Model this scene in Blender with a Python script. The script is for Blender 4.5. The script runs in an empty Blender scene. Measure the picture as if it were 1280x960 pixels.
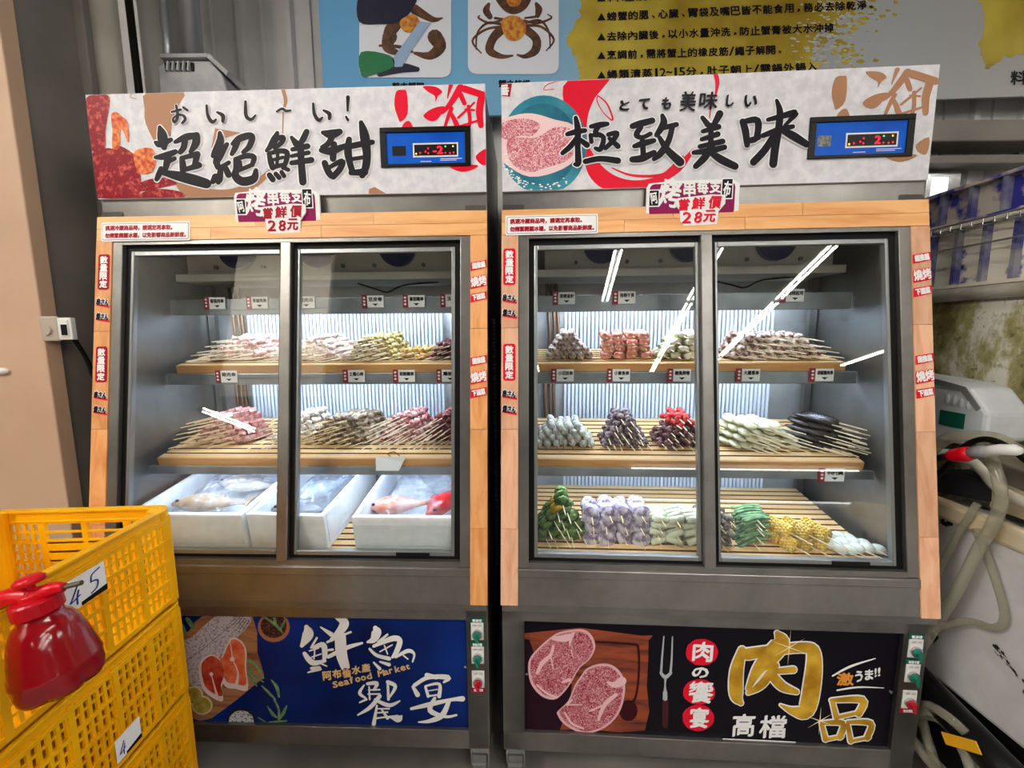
import bpy, math, random
from mathutils import Matrix, Vector

# ------------------------------------------------------------------ camera, world, exposure
SC = bpy.context.scene
COL = SC.collection
cam_data = bpy.data.cameras.new('camera')
cam_data.sensor_fit = 'HORIZONTAL'
cam_data.sensor_width = 36.0
cam_data.lens = 520.0 / 1280.0 * 36.0
cam_data.clip_start = 0.02
camera = bpy.data.objects.new('camera', cam_data)
COL.objects.link(camera)
camera.matrix_world = (Matrix.Translation((0, 0, 1.41)) @ Matrix.Rotation(math.radians(90 - 6.98), 4, 'X')
                       @ Matrix.Rotation(math.radians(-0.44), 4, 'Z'))
SC.camera = camera

world = bpy.data.worlds.new('hall_air')
SC.world = world
world.use_nodes = True
world.node_tree.nodes['Background'].inputs[0].default_value = (0.8, 0.85, 1.0, 1)
world.node_tree.nodes['Background'].inputs[1].default_value = 0.4

SC.view_settings.view_transform = 'Standard'
SC.view_settings.look = 'None'
SC.view_settings.gamma = 1.0
SC.view_settings.use_curve_mapping = False
SC.view_settings.exposure = 0.0

TUBE_POWER = 76.0      # ceiling fluorescent tubes
LED_POWER = 60.0        # strips under the refrigerator shelves

random.seed(7)
R = math.radians

# ------------------------------------------------------------------ mesh builder
class MB:
    def __init__(s):
        s.v = []; s.f = []; s.sm = False
    def add(s, vs, fs):
        b = len(s.v); s.v += [tuple(p) for p in vs]; s.f += [tuple(i + b for i in f) for f in fs]; return s
    def box(s, x0, x1, y0, y1, z0, z1):
        return s.add([(x0,y0,z0),(x1,y0,z0),(x1,y1,z0),(x0,y1,z0),(x0,y0,z1),(x1,y0,z1),(x1,y1,z1),(x0,y1,z1)],
                     [(0,3,2,1),(4,5,6,7),(0,1,5,4),(1,2,6,5),(2,3,7,6),(3,0,4,7)])
    def mbox(s, m, sx, sy, sz):
        b = len(s.v); s.box(-sx/2, sx/2, -sy/2, sy/2, -sz/2, sz/2)
        for i in range(b, len(s.v)): s.v[i] = tuple(m @ Vector(s.v[i]))
        return s
    def prism(s, pts, x0, x1):
        """polygon of (y, z) swept along x"""
        n = len(pts)
        return s.add([(x0, y, z) for y, z in pts] + [(x1, y, z) for y, z in pts],
                     [tuple(range(n))[::-1], tuple(range(n, 2*n))] + [(i, (i+1) % n, n + (i+1) % n, n + i) for i in range(n)])
    def slab(s, pts, z0, z1):
        """polygon of (x, y) raised from z0 to z1"""
        n = len(pts)
        return s.add([(x, y, z0) for x, y in pts] + [(x, y, z1) for x, y in pts],
                     [tuple(range(n))[::-1], tuple(range(n, 2*n))] + [(i, (i+1) % n, n + (i+1) % n, n + i) for i in range(n)])
    def tube(s, path, r, n=8, closed=False, r2=None):
        P = [Vector(p) for p in path]; rings = []
        up = Vector((0.13, 0.21, 0.97))
        for i, p in enumerate(P):
            if closed: d = P[(i+1) % len(P)] - P[i-1]
            else: d = P[min(i+1, len(P)-1)] - P[max(i-1, 0)]
            d.normalize()
            a = d.cross(up)
            if a.length < 1e-3: a = d.cross(Vector((1, 0, 0)))
            a.normalize(); b = d.cross(a)
            rr = r[i] if isinstance(r, (list, tuple)) else (r if r2 is None else r + (r2 - r) * i / (len(P) - 1))
            rings.append([p + (a * math.cos(t) + b * math.sin(t)) * rr for t in [2*math.pi*k/n for k in range(n)]])
        vs = [q for ring in rings for q in ring]; fs = []
        m = len(P)
        for i in range(m if closed else m - 1):
            j = (i + 1) % m
            for k in range(n):
                fs.append((i*n + k, i*n + (k+1) % n, j*n + (k+1) % n, j*n + k))
        if not closed:
            fs += [tuple(range(n))[::-1], tuple((m-1)*n + k for k in range(n))]
        return s.add(vs, fs)
    def cyl(s, p0, p1, r, n=12, r2=None):
        return s.tube([p0, p1], r, n, r2=r if r2 is None else r2)
    def lathe(s, prof, n=20, m=None, lobes=0, amp=0.0, lobe_z=None):
        """prof: (radius, z) rows"""
        vs = []; fs = []
        for r, z in prof:
            for k in range(n):
                t = 2*math.pi*k/n
                q = r
                if lobes and lobe_z is not None and z < lobe_z: q = r * (1 + amp * abs(math.cos(lobes * t / 2)) - amp * 0.6)
                p = Vector((q*math.cos(t), q*math.sin(t), z))
                vs.append(m @ p if m is not None else p)
        for i in range(len(prof) - 1):
            for k in range(n):
                fs.append((i*n + k, i*n + (k+1) % n, (i+1)*n + (k+1) % n, (i+1)*n + k))
        fs += [tuple(range(n))[::-1], tuple((len(prof)-1)*n + k for k in range(n))]
        return s.add(vs, fs)
    def blob(s, c, rx, ry, rz, nu=8, nv=6, jit=0.0, m=None, power=1.0):
        vs = []; fs = []
        def sp(a): return math.copysign(abs(a) ** power, a)
        for i in range(1, nv):
            ph = math.pi * i / nv
            for k in range(nu):
                t = 2*math.pi*k/nu
                j = 1 + random.uniform(-jit, jit)
                vs.append(Vector((sp(math.sin(ph)*math.cos(t))*rx*j, sp(math.sin(ph)*math.sin(t))*ry*j, sp(math.cos(ph))*rz*j)))
        vs += [Vector((0, 0, rz)), Vector((0, 0, -rz))]
        T = len(vs) - 2
        for i in range(nv - 2):
            for k in range(nu):
                fs.append((i*nu + k, (i+1)*nu + k, (i+1)*nu + (k+1) % nu, i*nu + (k+1) % nu))
        for k in range(nu):
            fs.append((T, k, (k+1) % nu)); fs.append((T+1, (nv-2)*nu + (k+1) % nu, (nv-2)*nu + k))
        c = Vector(c)
        return s.add([(m @ p if m is not None else p) + c for p in vs], fs)
    def mesh(s, name, mat=None, smooth=False):
        me = bpy.data.meshes.new(name)
        me.from_pydata(s.v, [], s.f)
        if mat: me.materials.append(mat)
        if smooth:
            me.polygons.foreach_set('use_smooth', [True] * len(me.polygons))
        me.update()
        return me
    def build(s, name, mat, parent=None, smooth=False, bevel=0.0):
        o = bpy.data.objects.new(name, s.mesh(name, mat, smooth))
        COL.objects.link(o)
        if parent is not None: o.parent = parent
        if bevel:
            b = o.modifiers.new('bevel', 'BEVEL'); b.width = bevel; b.segments = 2; b.limit_method = 'ANGLE'; b.angle_limit = R(40)
        if smooth:
            pass
        return o

def faced(mb, name, top, sides, axis=2):
    """mesh whose up-facing faces carry one material and the rest another"""
    me = mb.mesh(name, top); me.materials.append(sides)
    for p in me.polygons: p.material_index = 0 if p.normal[axis] > 0.5 else 1
    return me

def tag(o, label=None, cat=None, group=None, kind=None):
    if label: o['label'] = label
    if cat: o['category'] = cat
    if group: o['group'] = group
    if kind: o['kind'] = kind
    return o

def empty(name, m, label=None, cat=None, group=None):
    o = bpy.data.objects.new(name, None)
    o.empty_display_size = 0.05
    COL.objects.link(o)
    o.matrix_world = m if isinstance(m, Matrix) else Matrix.Translation(m)
    return tag(o, label, cat, group)

def ref(name, data, parent, m=None):
    o = bpy.data.objects.new(name, data); COL.objects.link(o); o.parent = parent
    if m is not None: o.matrix_local = m
    return o

def crom(pts, k=5):
    """smooth path through points (any dimension)"""
    out = []
    n = len(pts)
    for i in range(n - 1):
        p0 = pts[max(i-1, 0)]; p1 = pts[i]; p2 = pts[i+1]; p3 = pts[min(i+2, n-1)]
        for j in range(k):
            t = j / k
            out.append(tuple(0.5*((2*b) + (-a+c)*t + (2*a-5*b+4*c-d)*t*t + (-a+3*b-3*c+d)*t*t*t) for a, b, c, d in zip(p0, p1, p2, p3)))
    out.append(tuple(pts[-1]))
    return out

# ------------------------------------------------------------------ materials
def new_mat(name):
    m = bpy.data.materials.new(name); m.use_nodes = True
    nt = m.node_tree
    return m, nt, nt.nodes['Principled BSDF']

def lin(c):
    return tuple(((x/255.0) / 12.92 if x/255.0 <= 0.04045 else ((x/255.0 + 0.055) / 1.055) ** 2.4) for x in c) + (1.0,)

def N(nt, kind, **kw):
    n = nt.nodes.new(kind)
    for k, v in kw.items():
        if k in n.inputs: n.inputs[k].default_value = v
        else: setattr(n, k, v)
    return n

def coords(nt, scale=(1, 1, 1), kind='Object'):
    tc = nt.nodes.new('ShaderNodeTexCoord'); mp = nt.nodes.new('ShaderNodeMapping')
    mp.inputs['Scale'].default_value = scale
    nt.links.new(tc.outputs[kind], mp.inputs['Vector'])
    return mp.outputs['Vector']

def ramp(nt, fac, stops, interp='LINEAR'):
    r = nt.nodes.new('ShaderNodeValToRGB'); r.color_ramp.interpolation = interp
    e = r.color_ramp.elements
    while len(e) < len(stops): e.new(0.5)
    for i, (p, c) in enumerate(stops):
        e[i].position = p; e[i].color = c
    nt.links.new(fac, r.inputs['Fac'])
    return r.outputs['Color']

def M(name, col, rough=0.5, metal=0.0, col2=None, scale=8, detail=4, stretch=(1, 1, 1), bump=0.0, bscale=None, rnd=0.0, lo=0.35, hi=0.65, dist=0.0, spec=None, coat=0.0):
    m, nt, b = new_mat(name)
    b.inputs['Base Color'].default_value = lin(col)
    b.inputs['Roughness'].default_value = rough
    b.inputs['Metallic'].default_value = metal
    if spec is not None: b.inputs['Specular IOR Level'].default_value = spec
    if coat: b.inputs['Coat Weight'].default_value = coat; b.inputs['Coat Roughness'].default_value = 0.08
    out = None
    if col2 is not None:
        n = N(nt, 'ShaderNodeTexNoise', Scale=scale, Detail=detail, Distortion=dist)
        nt.links.new(coords(nt, stretch), n.inputs['Vector'])
        out = ramp(nt, n.outputs['Fac'], [(lo, lin(col)), (hi, lin(col2))])
        if bump:
            bp = N(nt, 'ShaderNodeBump', Strength=bump, Distance=0.01)
            nt.links.new(n.outputs['Fac'], bp.inputs['Height']); nt.links.new(bp.outputs['Normal'], b.inputs['Normal'])
    if rnd:
        oi = nt.nodes.new('ShaderNodeObjectInfo')
        hs = nt.nodes.new('ShaderNodeHueSaturation')
        mr = N(nt, 'ShaderNodeMapRange'); mr.inputs['To Min'].default_value = 1 - rnd; mr.inputs['To Max'].default_value = 1 + rnd
        nt.links.new(oi.outputs['Random'], mr.inputs['Value']); nt.links.new(mr.outputs['Result'], hs.inputs['Value'])
        if out is not None: nt.links.new(out, hs.inputs['Color'])
        else: hs.inputs['Color'].default_value = lin(col)
        out = hs.outputs['Color']
    if out is not None: nt.links.new(out, b.inputs['Base Color'])
    return m

def emit(name, col, power):
    m = bpy.data.materials.new(name); m.use_nodes = True
    nt = m.node_tree; nt.nodes.remove(nt.nodes['Principled BSDF'])
    e = N(nt, 'ShaderNodeEmission', Color=lin(col), Strength=power)
    nt.links.new(e.outputs[0], nt.nodes['Material Output'].inputs['Surface'])
    return m

def clear_mat(name, tint, ior, rough=0.0, bump=0.0, bscale=30, film=None):
    """thin clear sheet: lets light straight through, mirrors by Fresnel; film = (colour, amount) milky share"""
    m = bpy.data.materials.new(name); m.use_nodes = True
    nt = m.node_tree; nt.nodes.remove(nt.nodes['Principled BSDF'])
    tr = N(nt, 'ShaderNodeBsdfTransparent', Color=tint + (1,))
    gl = N(nt, 'ShaderNodeBsdfGlossy', Roughness=rough)
    r0 = ((ior - 1)/(ior + 1))**2
    lw = N(nt, 'ShaderNodeLayerWeight', Blend=0.5)          # facing: the same from either side of the sheet
    pw = nt.nodes.new('ShaderNodeMath'); pw.operation = 'POWER'; pw.inputs[1].default_value = 5.0
    nt.links.new(lw.outputs['Facing'], pw.inputs[0])
    fr = nt.nodes.new('ShaderNodeMath'); fr.operation = 'MULTIPLY_ADD'; fr.inputs[1].default_value = 1 - r0; fr.inputs[2].default_value = r0
    nt.links.new(pw.outputs[0], fr.inputs[0])
    mx = nt.nodes.new('ShaderNodeMixShader')
    if bump:
        n = N(nt, 'ShaderNodeTexNoise', Scale=bscale, Detail=3, Distortion=1.5); nt.links.new(coords(nt), n.inputs['Vector'])
        bp = N(nt, 'ShaderNodeBump', Strength=bump, Distance=0.02)
        nt.links.new(n.outputs['Fac'], bp.inputs['Height'])
        nt.links.new(bp.outputs['Normal'], gl.inputs['Normal']); nt.links.new(bp.outputs['Normal'], lw.inputs['Normal'])
    nt.links.new(fr.outputs[0], mx.inputs[0]); nt.links.new(tr.outputs[0], mx.inputs[1]); nt.links.new(gl.outputs[0], mx.inputs[2])
    last = mx.outputs[0]
    if film:
        df = N(nt, 'ShaderNodeBsdfDiffuse', Color=lin(film[0]))
        m2 = nt.nodes.new('ShaderNodeMixShader'); m2.inputs[0].default_value = film[1]
        nt.links.new(last, m2.inputs[1]); nt.links.new(df.outputs[0], m2.inputs[2]); last = m2.outputs[0]
    nt.links.new(last, nt.nodes['Material Output'].inputs['Surface'])
    return m

def steel_mat(name, col, rough, wear=0.25, metal=0.85):
    m, nt, b = new_mat(name)
    b.inputs['Metallic'].default_value = metal
    n = N(nt, 'ShaderNodeTexNoise', Scale=3.0, Detail=6, Roughness=0.65); nt.links.new(coords(nt, (1, 1, 1)), n.inputs['Vector'])
    nt.links.new(ramp(nt, n.outputs['Fac'], [(0.3, lin(tuple(int(c*(1-wear)) for c in col))), (0.7, lin(col))]), b.inputs['Base Color'])
    n2 = N(nt, 'ShaderNodeTexNoise', Scale=40.0, Detail=3); nt.links.new(coords(nt, (0.3, 3, 12)), n2.inputs['Vector'])
    mr = N(nt, 'ShaderNodeMapRange'); mr.inputs['To Min'].default_value = rough*0.7; mr.inputs['To Max'].default_value = rough*1.4
    nt.links.new(n2.outputs['Fac'], mr.inputs['Value']); nt.links.new(mr.outputs['Result'], b.inputs['Roughness'])
    return m

def wood_mat(name, a, bcol, along='Z', scale=14, rough=0.45):
    m, nt, b = new_mat(name)
    st = {'X': (0.12, 1, 1), 'Y': (1, 0.12, 1), 'Z': (1, 1, 0.12)}[along]
    n = N(nt, 'ShaderNodeTexNoise', Scale=scale*2.2, Detail=5, Distortion=0.8)
    v = coords(nt, st)
    oi = nt.nodes.new('ShaderNodeObjectInfo')
    ad = nt.nodes.new('ShaderNodeVectorMath'); ad.operation = 'ADD'
    mu = nt.nodes.new('ShaderNodeVectorMath'); mu.operation = 'SCALE'; mu.inputs['Scale'].default_value = 7.0
    cb = nt.nodes.new('ShaderNodeCombineXYZ')
    nt.links.new(oi.outputs['Random'], cb.inputs[0]); nt.links.new(oi.outputs['Random'], cb.inputs[1])
    nt.links.new(cb.outputs[0], mu.inputs[0]); nt.links.new(v, ad.inputs[0]); nt.links.new(mu.outputs[0], ad.inputs[1])
    nt.links.new(ad.outputs[0], n.inputs['Vector'])
    c = ramp(nt, n.outputs['Fac'], [(0.32, lin(bcol)), (0.6, lin(a))])
    hs = nt.nodes.new('ShaderNodeHueSaturation')
    mr = N(nt, 'ShaderNodeMapRange'); mr.inputs['To Min'].default_value = 0.92; mr.inputs['To Max'].default_value = 1.08
    nt.links.new(oi.outputs['Random'], mr.inputs['Value']); nt.links.new(mr.outputs['Result'], hs.inputs['Value'])
    nt.links.new(c, hs.inputs['Color']); nt.links.new(hs.outputs['Color'], b.inputs['Base Color'])
    b.inputs['Roughness'].default_value = rough
    return m

def marble_meat(name, red, fat, scale=55):
    m, nt, b = new_mat(name)
    n = N(nt, 'ShaderNodeTexNoise', Scale=scale, Detail=3, Distortion=2.2); nt.links.new(coords(nt), n.inputs['Vector'])
    nt.links.new(ramp(nt, n.outputs['Fac'], [(0.44, lin(red)), (0.475, lin(fat)), (0.515, lin(fat)), (0.55, lin(red))]), b.inputs['Base Color'])
    b.inputs['Roughness'].default_value = 0.35
    return m

STEEL = steel_mat('brushed stainless steel', (166, 163, 160), 0.33, 0.28, 0.9)
STEEL_DARK = steel_mat('dull stainless steel', (150, 148, 144), 0.36)
STEEL_IN = steel_mat('inner stainless lining', (196, 196, 192), 0.42, 0.25, 0.3)
CHROME = steel_mat('bright metal', (205, 205, 205), 0.18, 0.1)
RUBBER = M('black rubber', (10, 10, 11), 0.55, spec=0.2)
ALU = M('aluminium door frame', (150, 153, 154), 0.35, 0.8)
GLASS = clear_mat('door glass', (0.95, 0.97, 0.965), 1.68)
BAG = clear_mat('clear plastic bag', (0.95, 0.97, 1.0), 1.95, 0.05, 0.5, 40, ((232, 240, 248), 0.06))
HOSE = clear_mat('clear hose', (0.80, 0.80, 0.72), 1.45, 0.15, film=((196, 192, 174), 0.30))
ORANGE = wood_mat('orange wood print', (236, 172, 112), (214, 140, 78), 'Z')
ORANGE_X = wood_mat('orange wood print across', (240, 182, 120), (220, 150, 84), 'X')
PINKWOOD = wood_mat('pale wood print', (235, 186, 152), (216, 156, 120), 'Z')
SLAT = wood_mat('bamboo slats', (240, 204, 150), (218, 168, 108), 'X', 12)
SLATSHADE = wood_mat('shade painted slat edge', (120, 78, 42), (84, 52, 28), 'X', 10)  # dark brown paints the shade between slats into their sides
SLATEDGE = wood_mat('tray edge board', (214, 160, 100), (188, 130, 74), 'X', 10)
SIGNWHITE = M('printed pale plaster', (224, 223, 228), 0.4, spec=0.12, col2=(205, 205, 214), scale=42, detail=6)
CAPWHITE = M('white print', (240, 240, 242), 0.4, spec=0.12)
INK = M('black ink', (26, 22, 30), 0.45, spec=0.12)
TAN = M('tan ink', (172, 126, 96), 0.45, spec=0.12)
RED = M('red ink', (226, 22, 52), 0.42, spec=0.12)
DKRED = M('dark red ink', (168, 18, 44), 0.42, spec=0.12)
PURPLE = M('plum ink', (142, 18, 84), 0.42, spec=0.12)
GREENINK = M('green ink', (22, 96, 78), 0.45, spec=0.12)
GOLDINK = M('gold ink', (222, 178, 58), 0.36, spec=0.12, col2=(168, 122, 26), scale=14, detail=3)
ORANGEINK = M('orange ink', (226, 150, 60), 0.42, spec=0.12)
TEAL = M('teal plate print', (44, 118, 140), 0.4, spec=0.12, col2=(70, 150, 170), scale=10)
WHITEPL = M('white plastic', (226, 226, 224), 0.4)
GREYPL = M('grey plastic', (120, 122, 124), 0.45)
BLACKPL = M('black plastic', (14, 14, 16), 0.35, spec=0.25)
YELLOW = M('yellow crate plastic', (246, 184, 6), 0.42, col2=(236, 166, 4), scale=5, spec=0.3)
REDPL = M('translucent red plastic', (156, 2, 20), 0.14, coat=0.25)
REDPL.node_tree.nodes['Principled BSDF'].inputs['Transmission Weight'].default_value = 0.25
FOAM = M('white foam', (232, 235, 238), 0.7, col2=(218, 222, 228), scale=30)
# ------------------------------------------------------------------ the hall
def struct(o, label=None):
    o['kind'] = 'structure'
    if label: o['label'] = label
    return o

CONCRETE = M('wet grey concrete floor', (150, 146, 142), 0.42, col2=(118, 114, 110), scale=2.2, detail=8)
CLAD = M('grey painted metal cladding', (206, 205, 206), 0.5, 0.0, col2=(186, 185, 187), scale=3, detail=6)
BEIGE = M('beige painted steel', (204, 172, 146), 0.6, col2=(188, 156, 130), scale=2.0, detail=5)
WEBGREY = M('grey painted steel', (132, 126, 120), 0.6, col2=(112, 106, 100), scale=3)
CEIL = M('dusty roof sheet', (92, 90, 86), 0.7)
FAR = M('dim far wall', (112, 110, 108), 0.7)
CREAM = M('cream wall boards', (240, 232, 220), 0.6, col2=(226, 216, 200), scale=4)
struct(MB().box(-5.0, 6.6, -7.4, 2.4, -0.1, 0.0).build('floor', CONCRETE))
struct(MB().box(-5.0, 6.6, -7.4, 2.4, 4.2, 4.3).build('ceiling', CEIL))
struct(MB().box(-5.1, -5.0, -7.4, 2.4, 0, 4.2).build('wall_left', CEIL))
struct(MB().box(6.6, 6.7, -7.4, 2.4, 0, 4.2).build('wall_right', FAR))
struct(MB().box(-5.0, 6.6, -7.5, -7.4, 0, 4.2).build('wall_front', FAR))
# ribbed cladding behind the refrigerators
mb = MB()
prof = []
x = -5.0
while x < 6.6:
    prof += [(x, 2.12), (x + 0.055, 2.12), (x + 0.062, 2.098), (x + 0.085, 2.098), (x + 0.092, 2.12), (x + 0.16, 2.12), (x + 0.163, 2.11), (x + 0.172, 2.11), (x + 0.175, 2.12)]
    x += 0.23
vs = [(a, b, 0.0) for a, b in prof] + [(a, b, 4.2) for a, b in prof]
n = len(prof)
mb.add(vs, [(i, i + 1, n + i + 1, n + i) for i in range(n - 1)])
wb = struct(mb.build('wall_back', CLAD))
struct(MB().box(-5.0, 6.6, 2.2, 2.3, 0, 4.2).build('wall_outer', CLAD))
# cream boarded partition over the aisle behind the viewer (mirrored in the left doors)
pr = struct(empty('wall_partition', (-3.6, -3.0, 1.9)))
for k in range(9):
    MB().box(-0.75, 0.7, -0.02, 0.05 + 0.012 * (k % 2), k * 0.25, k * 0.25 + 0.243).build('board', CREAM, pr)
# painted steel column by the left refrigerator
c = struct(empty('wall_column', (-1.625, 1.40, 0.0)))
MB().box(-0.135, 0.118, -0.05, 0.0, 0, 4.2).build('column_flange', BEIGE, c, bevel=0.004)
MB().box(0.070, 0.085, 0.0, 0.22, 0, 4.2).build('column_web', WEBGREY, c)
MB().box(-0.12, 0.118, 0.22, 0.25, 0, 4.2).build('column_flange', WEBGREY, c, bevel=0.004)
# beam and lit window strip at the right under the poster
struct(MB().box(1.2, 3.0, 1.96, 2.09, 2.24, 2.33).build('trim_1', WEBGREY, bevel=0.006))
struct(MB().box(1.2, 3.0, 2.0, 2.09, 2.16, 2.20).build('trim_2', WEBGREY, bevel=0.006))
wn = struct(empty('window_1', (2.06, 2.09, 2.02)))
MB().box(-0.10, 0.06, -0.03, 0.0, -0.16, 0.12).build('window_frame', CHROME, wn)
MB().box(-0.075, 0.0, -0.034, -0.03, -0.14, 0.10).build('pane', emit('daylight pane', (250, 250, 255), 1.6), wn)

# ------------------------------------------------------------------ ceiling lamps (two bare tubes each): mirrored rows and added fill lamps
TUBE = emit('fluorescent tube', (255, 250, 240), TUBE_POWER)
LAMPBODY = M('grey lamp body', (84, 84, 82), 0.5)
hb = MB().box(-0.02, 0.02, -0.62, 0.62, 0.035, 0.08)
for s in (-1, 1): hb.box(-0.04, 0.04, s*0.62 - 0.012, s*0.62 + 0.012, -0.02, 0.04)
hme = hb.mesh('lamp_body', LAMPBODY)
tme_hi = MB().cyl((0, -0.59, 0), (0, 0.59, 0), 0.013, 8).mesh('tube', emit('partition fill tube', (255, 248, 236), TUBE_POWER*3.2))  # extra bright tubes for the added lamps that light the cream partition
tme = MB().cyl((0, -0.59, 0), (0, 0.59, 0), 0.0105, 8).mesh('tube', TUBE)
rme = MB().cyl((0, 0, 0.07), (0, 0, 1.40), 0.005, 6).mesh('hanging_rod', GREYPL)
LAMPS = [(2.45, -1.57, 2.8, 6.5), (2.60, -2.85, 2.8, 6.5), (2.75, -4.13, 2.8, 6.5), (2.90, -5.41, 2.8, 6.5),
         (1.52, -1.50, 2.8, 5.0), (1.64, -2.78, 2.8, 5.0), (1.76, -4.06, 2.8, 5.0), (1.88, -5.34, 2.8, 5.0),
         (0.64, -1.45, 2.8, 0), (-0.33, -5.15, 2.8, 0), (5.25, -5.05, 2.8, 0),
         (-1.35, 0.05, 2.9, 0), (0.75, 0.0, 2.9, 0), (-3.2, -1.9, 3.95, 0), (-4.2, -1.9, 3.95, 0), (-3.7, -1.6, 3.95, 0), (3.6, 0.3, 2.9, 0)]  # added fill lamps, unseen in the doors: over the front and by the partition
for x, y, z, a in LAMPS:
    L = empty('fluorescent_lamp', Matrix.Translation((x, y, z)) @ Matrix.Rotation(R(a), 4, 'Z'),
              'white twin tube fluorescent lamp hanging from the roof among mirrored and added fill lamps', 'lamp', 'hanging hall lamps')
    ref('lamp_body', hme, L)
    for s in (-1, 1): ref('tube', tme if z < 3.5 else tme_hi, L, Matrix.Translation((s * 0.026, 0, 0)))
    for s in (-1, 1): ref('hanging_rod', rme, L, Matrix.Translation((0, s * 0.5, 0)) @ Matrix.Diagonal((1, 1, (4.2 - z)/1.40, 1)))
a0 = Vector((-4.85, -3.2, 1.76)); a1 = Vector((-4.85, -4.5, 1.52))
d = (a0 - a1).normalized()
Lm = Matrix.Translation((a0 + a1)/2) @ Matrix(((0, d.x, 1, 0), (0, d.y, 0, 0), (1, d.z, 0, 0), (0, 0, 0, 1)))
mx = Matrix.Identity(4)
yv = d; zv = Vector((-1, 0, 0)); zv = (zv - yv*zv.dot(yv)).normalized(); xv = yv.cross(zv)
mx = Matrix(((xv.x, yv.x, zv.x, 0), (xv.y, yv.y, zv.y, 0), (xv.z, yv.z, zv.z, 0), (0, 0, 0, 1)))
L = empty('fluorescent_lamp', Matrix.Translation((a0 + a1)/2) @ mx, 'slanting fluorescent lamp on the far left wall, mirrored in left refrigerator door', 'lamp', 'hanging hall lamps')
ref('lamp_body', hme, L)
for s in (-1, 1): ref('tube', tme, L, Matrix.Translation((s * 0.026, 0, 0)))

# a lit chiller counter across the aisle (mirrored as two white bars in the right doors)
k = empty('chiller_counter', (2.3, -3.0, 0), 'long white chiller counter with two lit edges across the aisle', 'counter')
MB().box(-1.35, 1.35, -0.7, 0.0, 0.0, 0.55).build('base', WHITEPL, k, bevel=0.01)
MB().box(-1.35, 1.35, -0.7, -0.62, 0.55, 1.1).build('back_panel', GREYPL, k)
MB().box(-1.35, 1.35, -0.7, -0.02, 0.97, 1.0).build('shelf', WHITEPL, k)
MB().cyl((-1.3, 0.02, 0.95), (1.3, 0.02, 0.95), 0.012, 8).build('light_tube', emit('counter light', (255, 252, 245), 9.0), k)
MB().cyl((-1.3, 0.02, 0.58), (1.3, 0.02, 0.58), 0.012, 8).build('light_tube', emit('counter light low', (255, 252, 245), 6.0), k)
# ------------------------------------------------------------------ flat print: brush strokes, shapes and type on a surface
_type = {}
def type_mesh(body):
    if body not in _type:
        cu = bpy.data.curves.new('type', 'FONT'); cu.body = body; cu.size = 1.0; cu.resolution_u = 2
        o = bpy.data.objects.new('type', cu)
        me = bpy.data.meshes.new_from_object(o)
        vs = [(v.co.x, v.co.y) for v in me.vertices]; fs = [tuple(p.vertices) for p in me.polygons]
        bpy.data.objects.remove(o); bpy.data.curves.remove(cu); bpy.data.meshes.remove(me)
        xs = [v[0] for v in vs] or [0, 1]; ys = [v[1] for v in vs] or [0, 1]
        _type[body] = (vs, fs, min(xs), max(xs), min(ys), max(ys))
    return _type[body]

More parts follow.
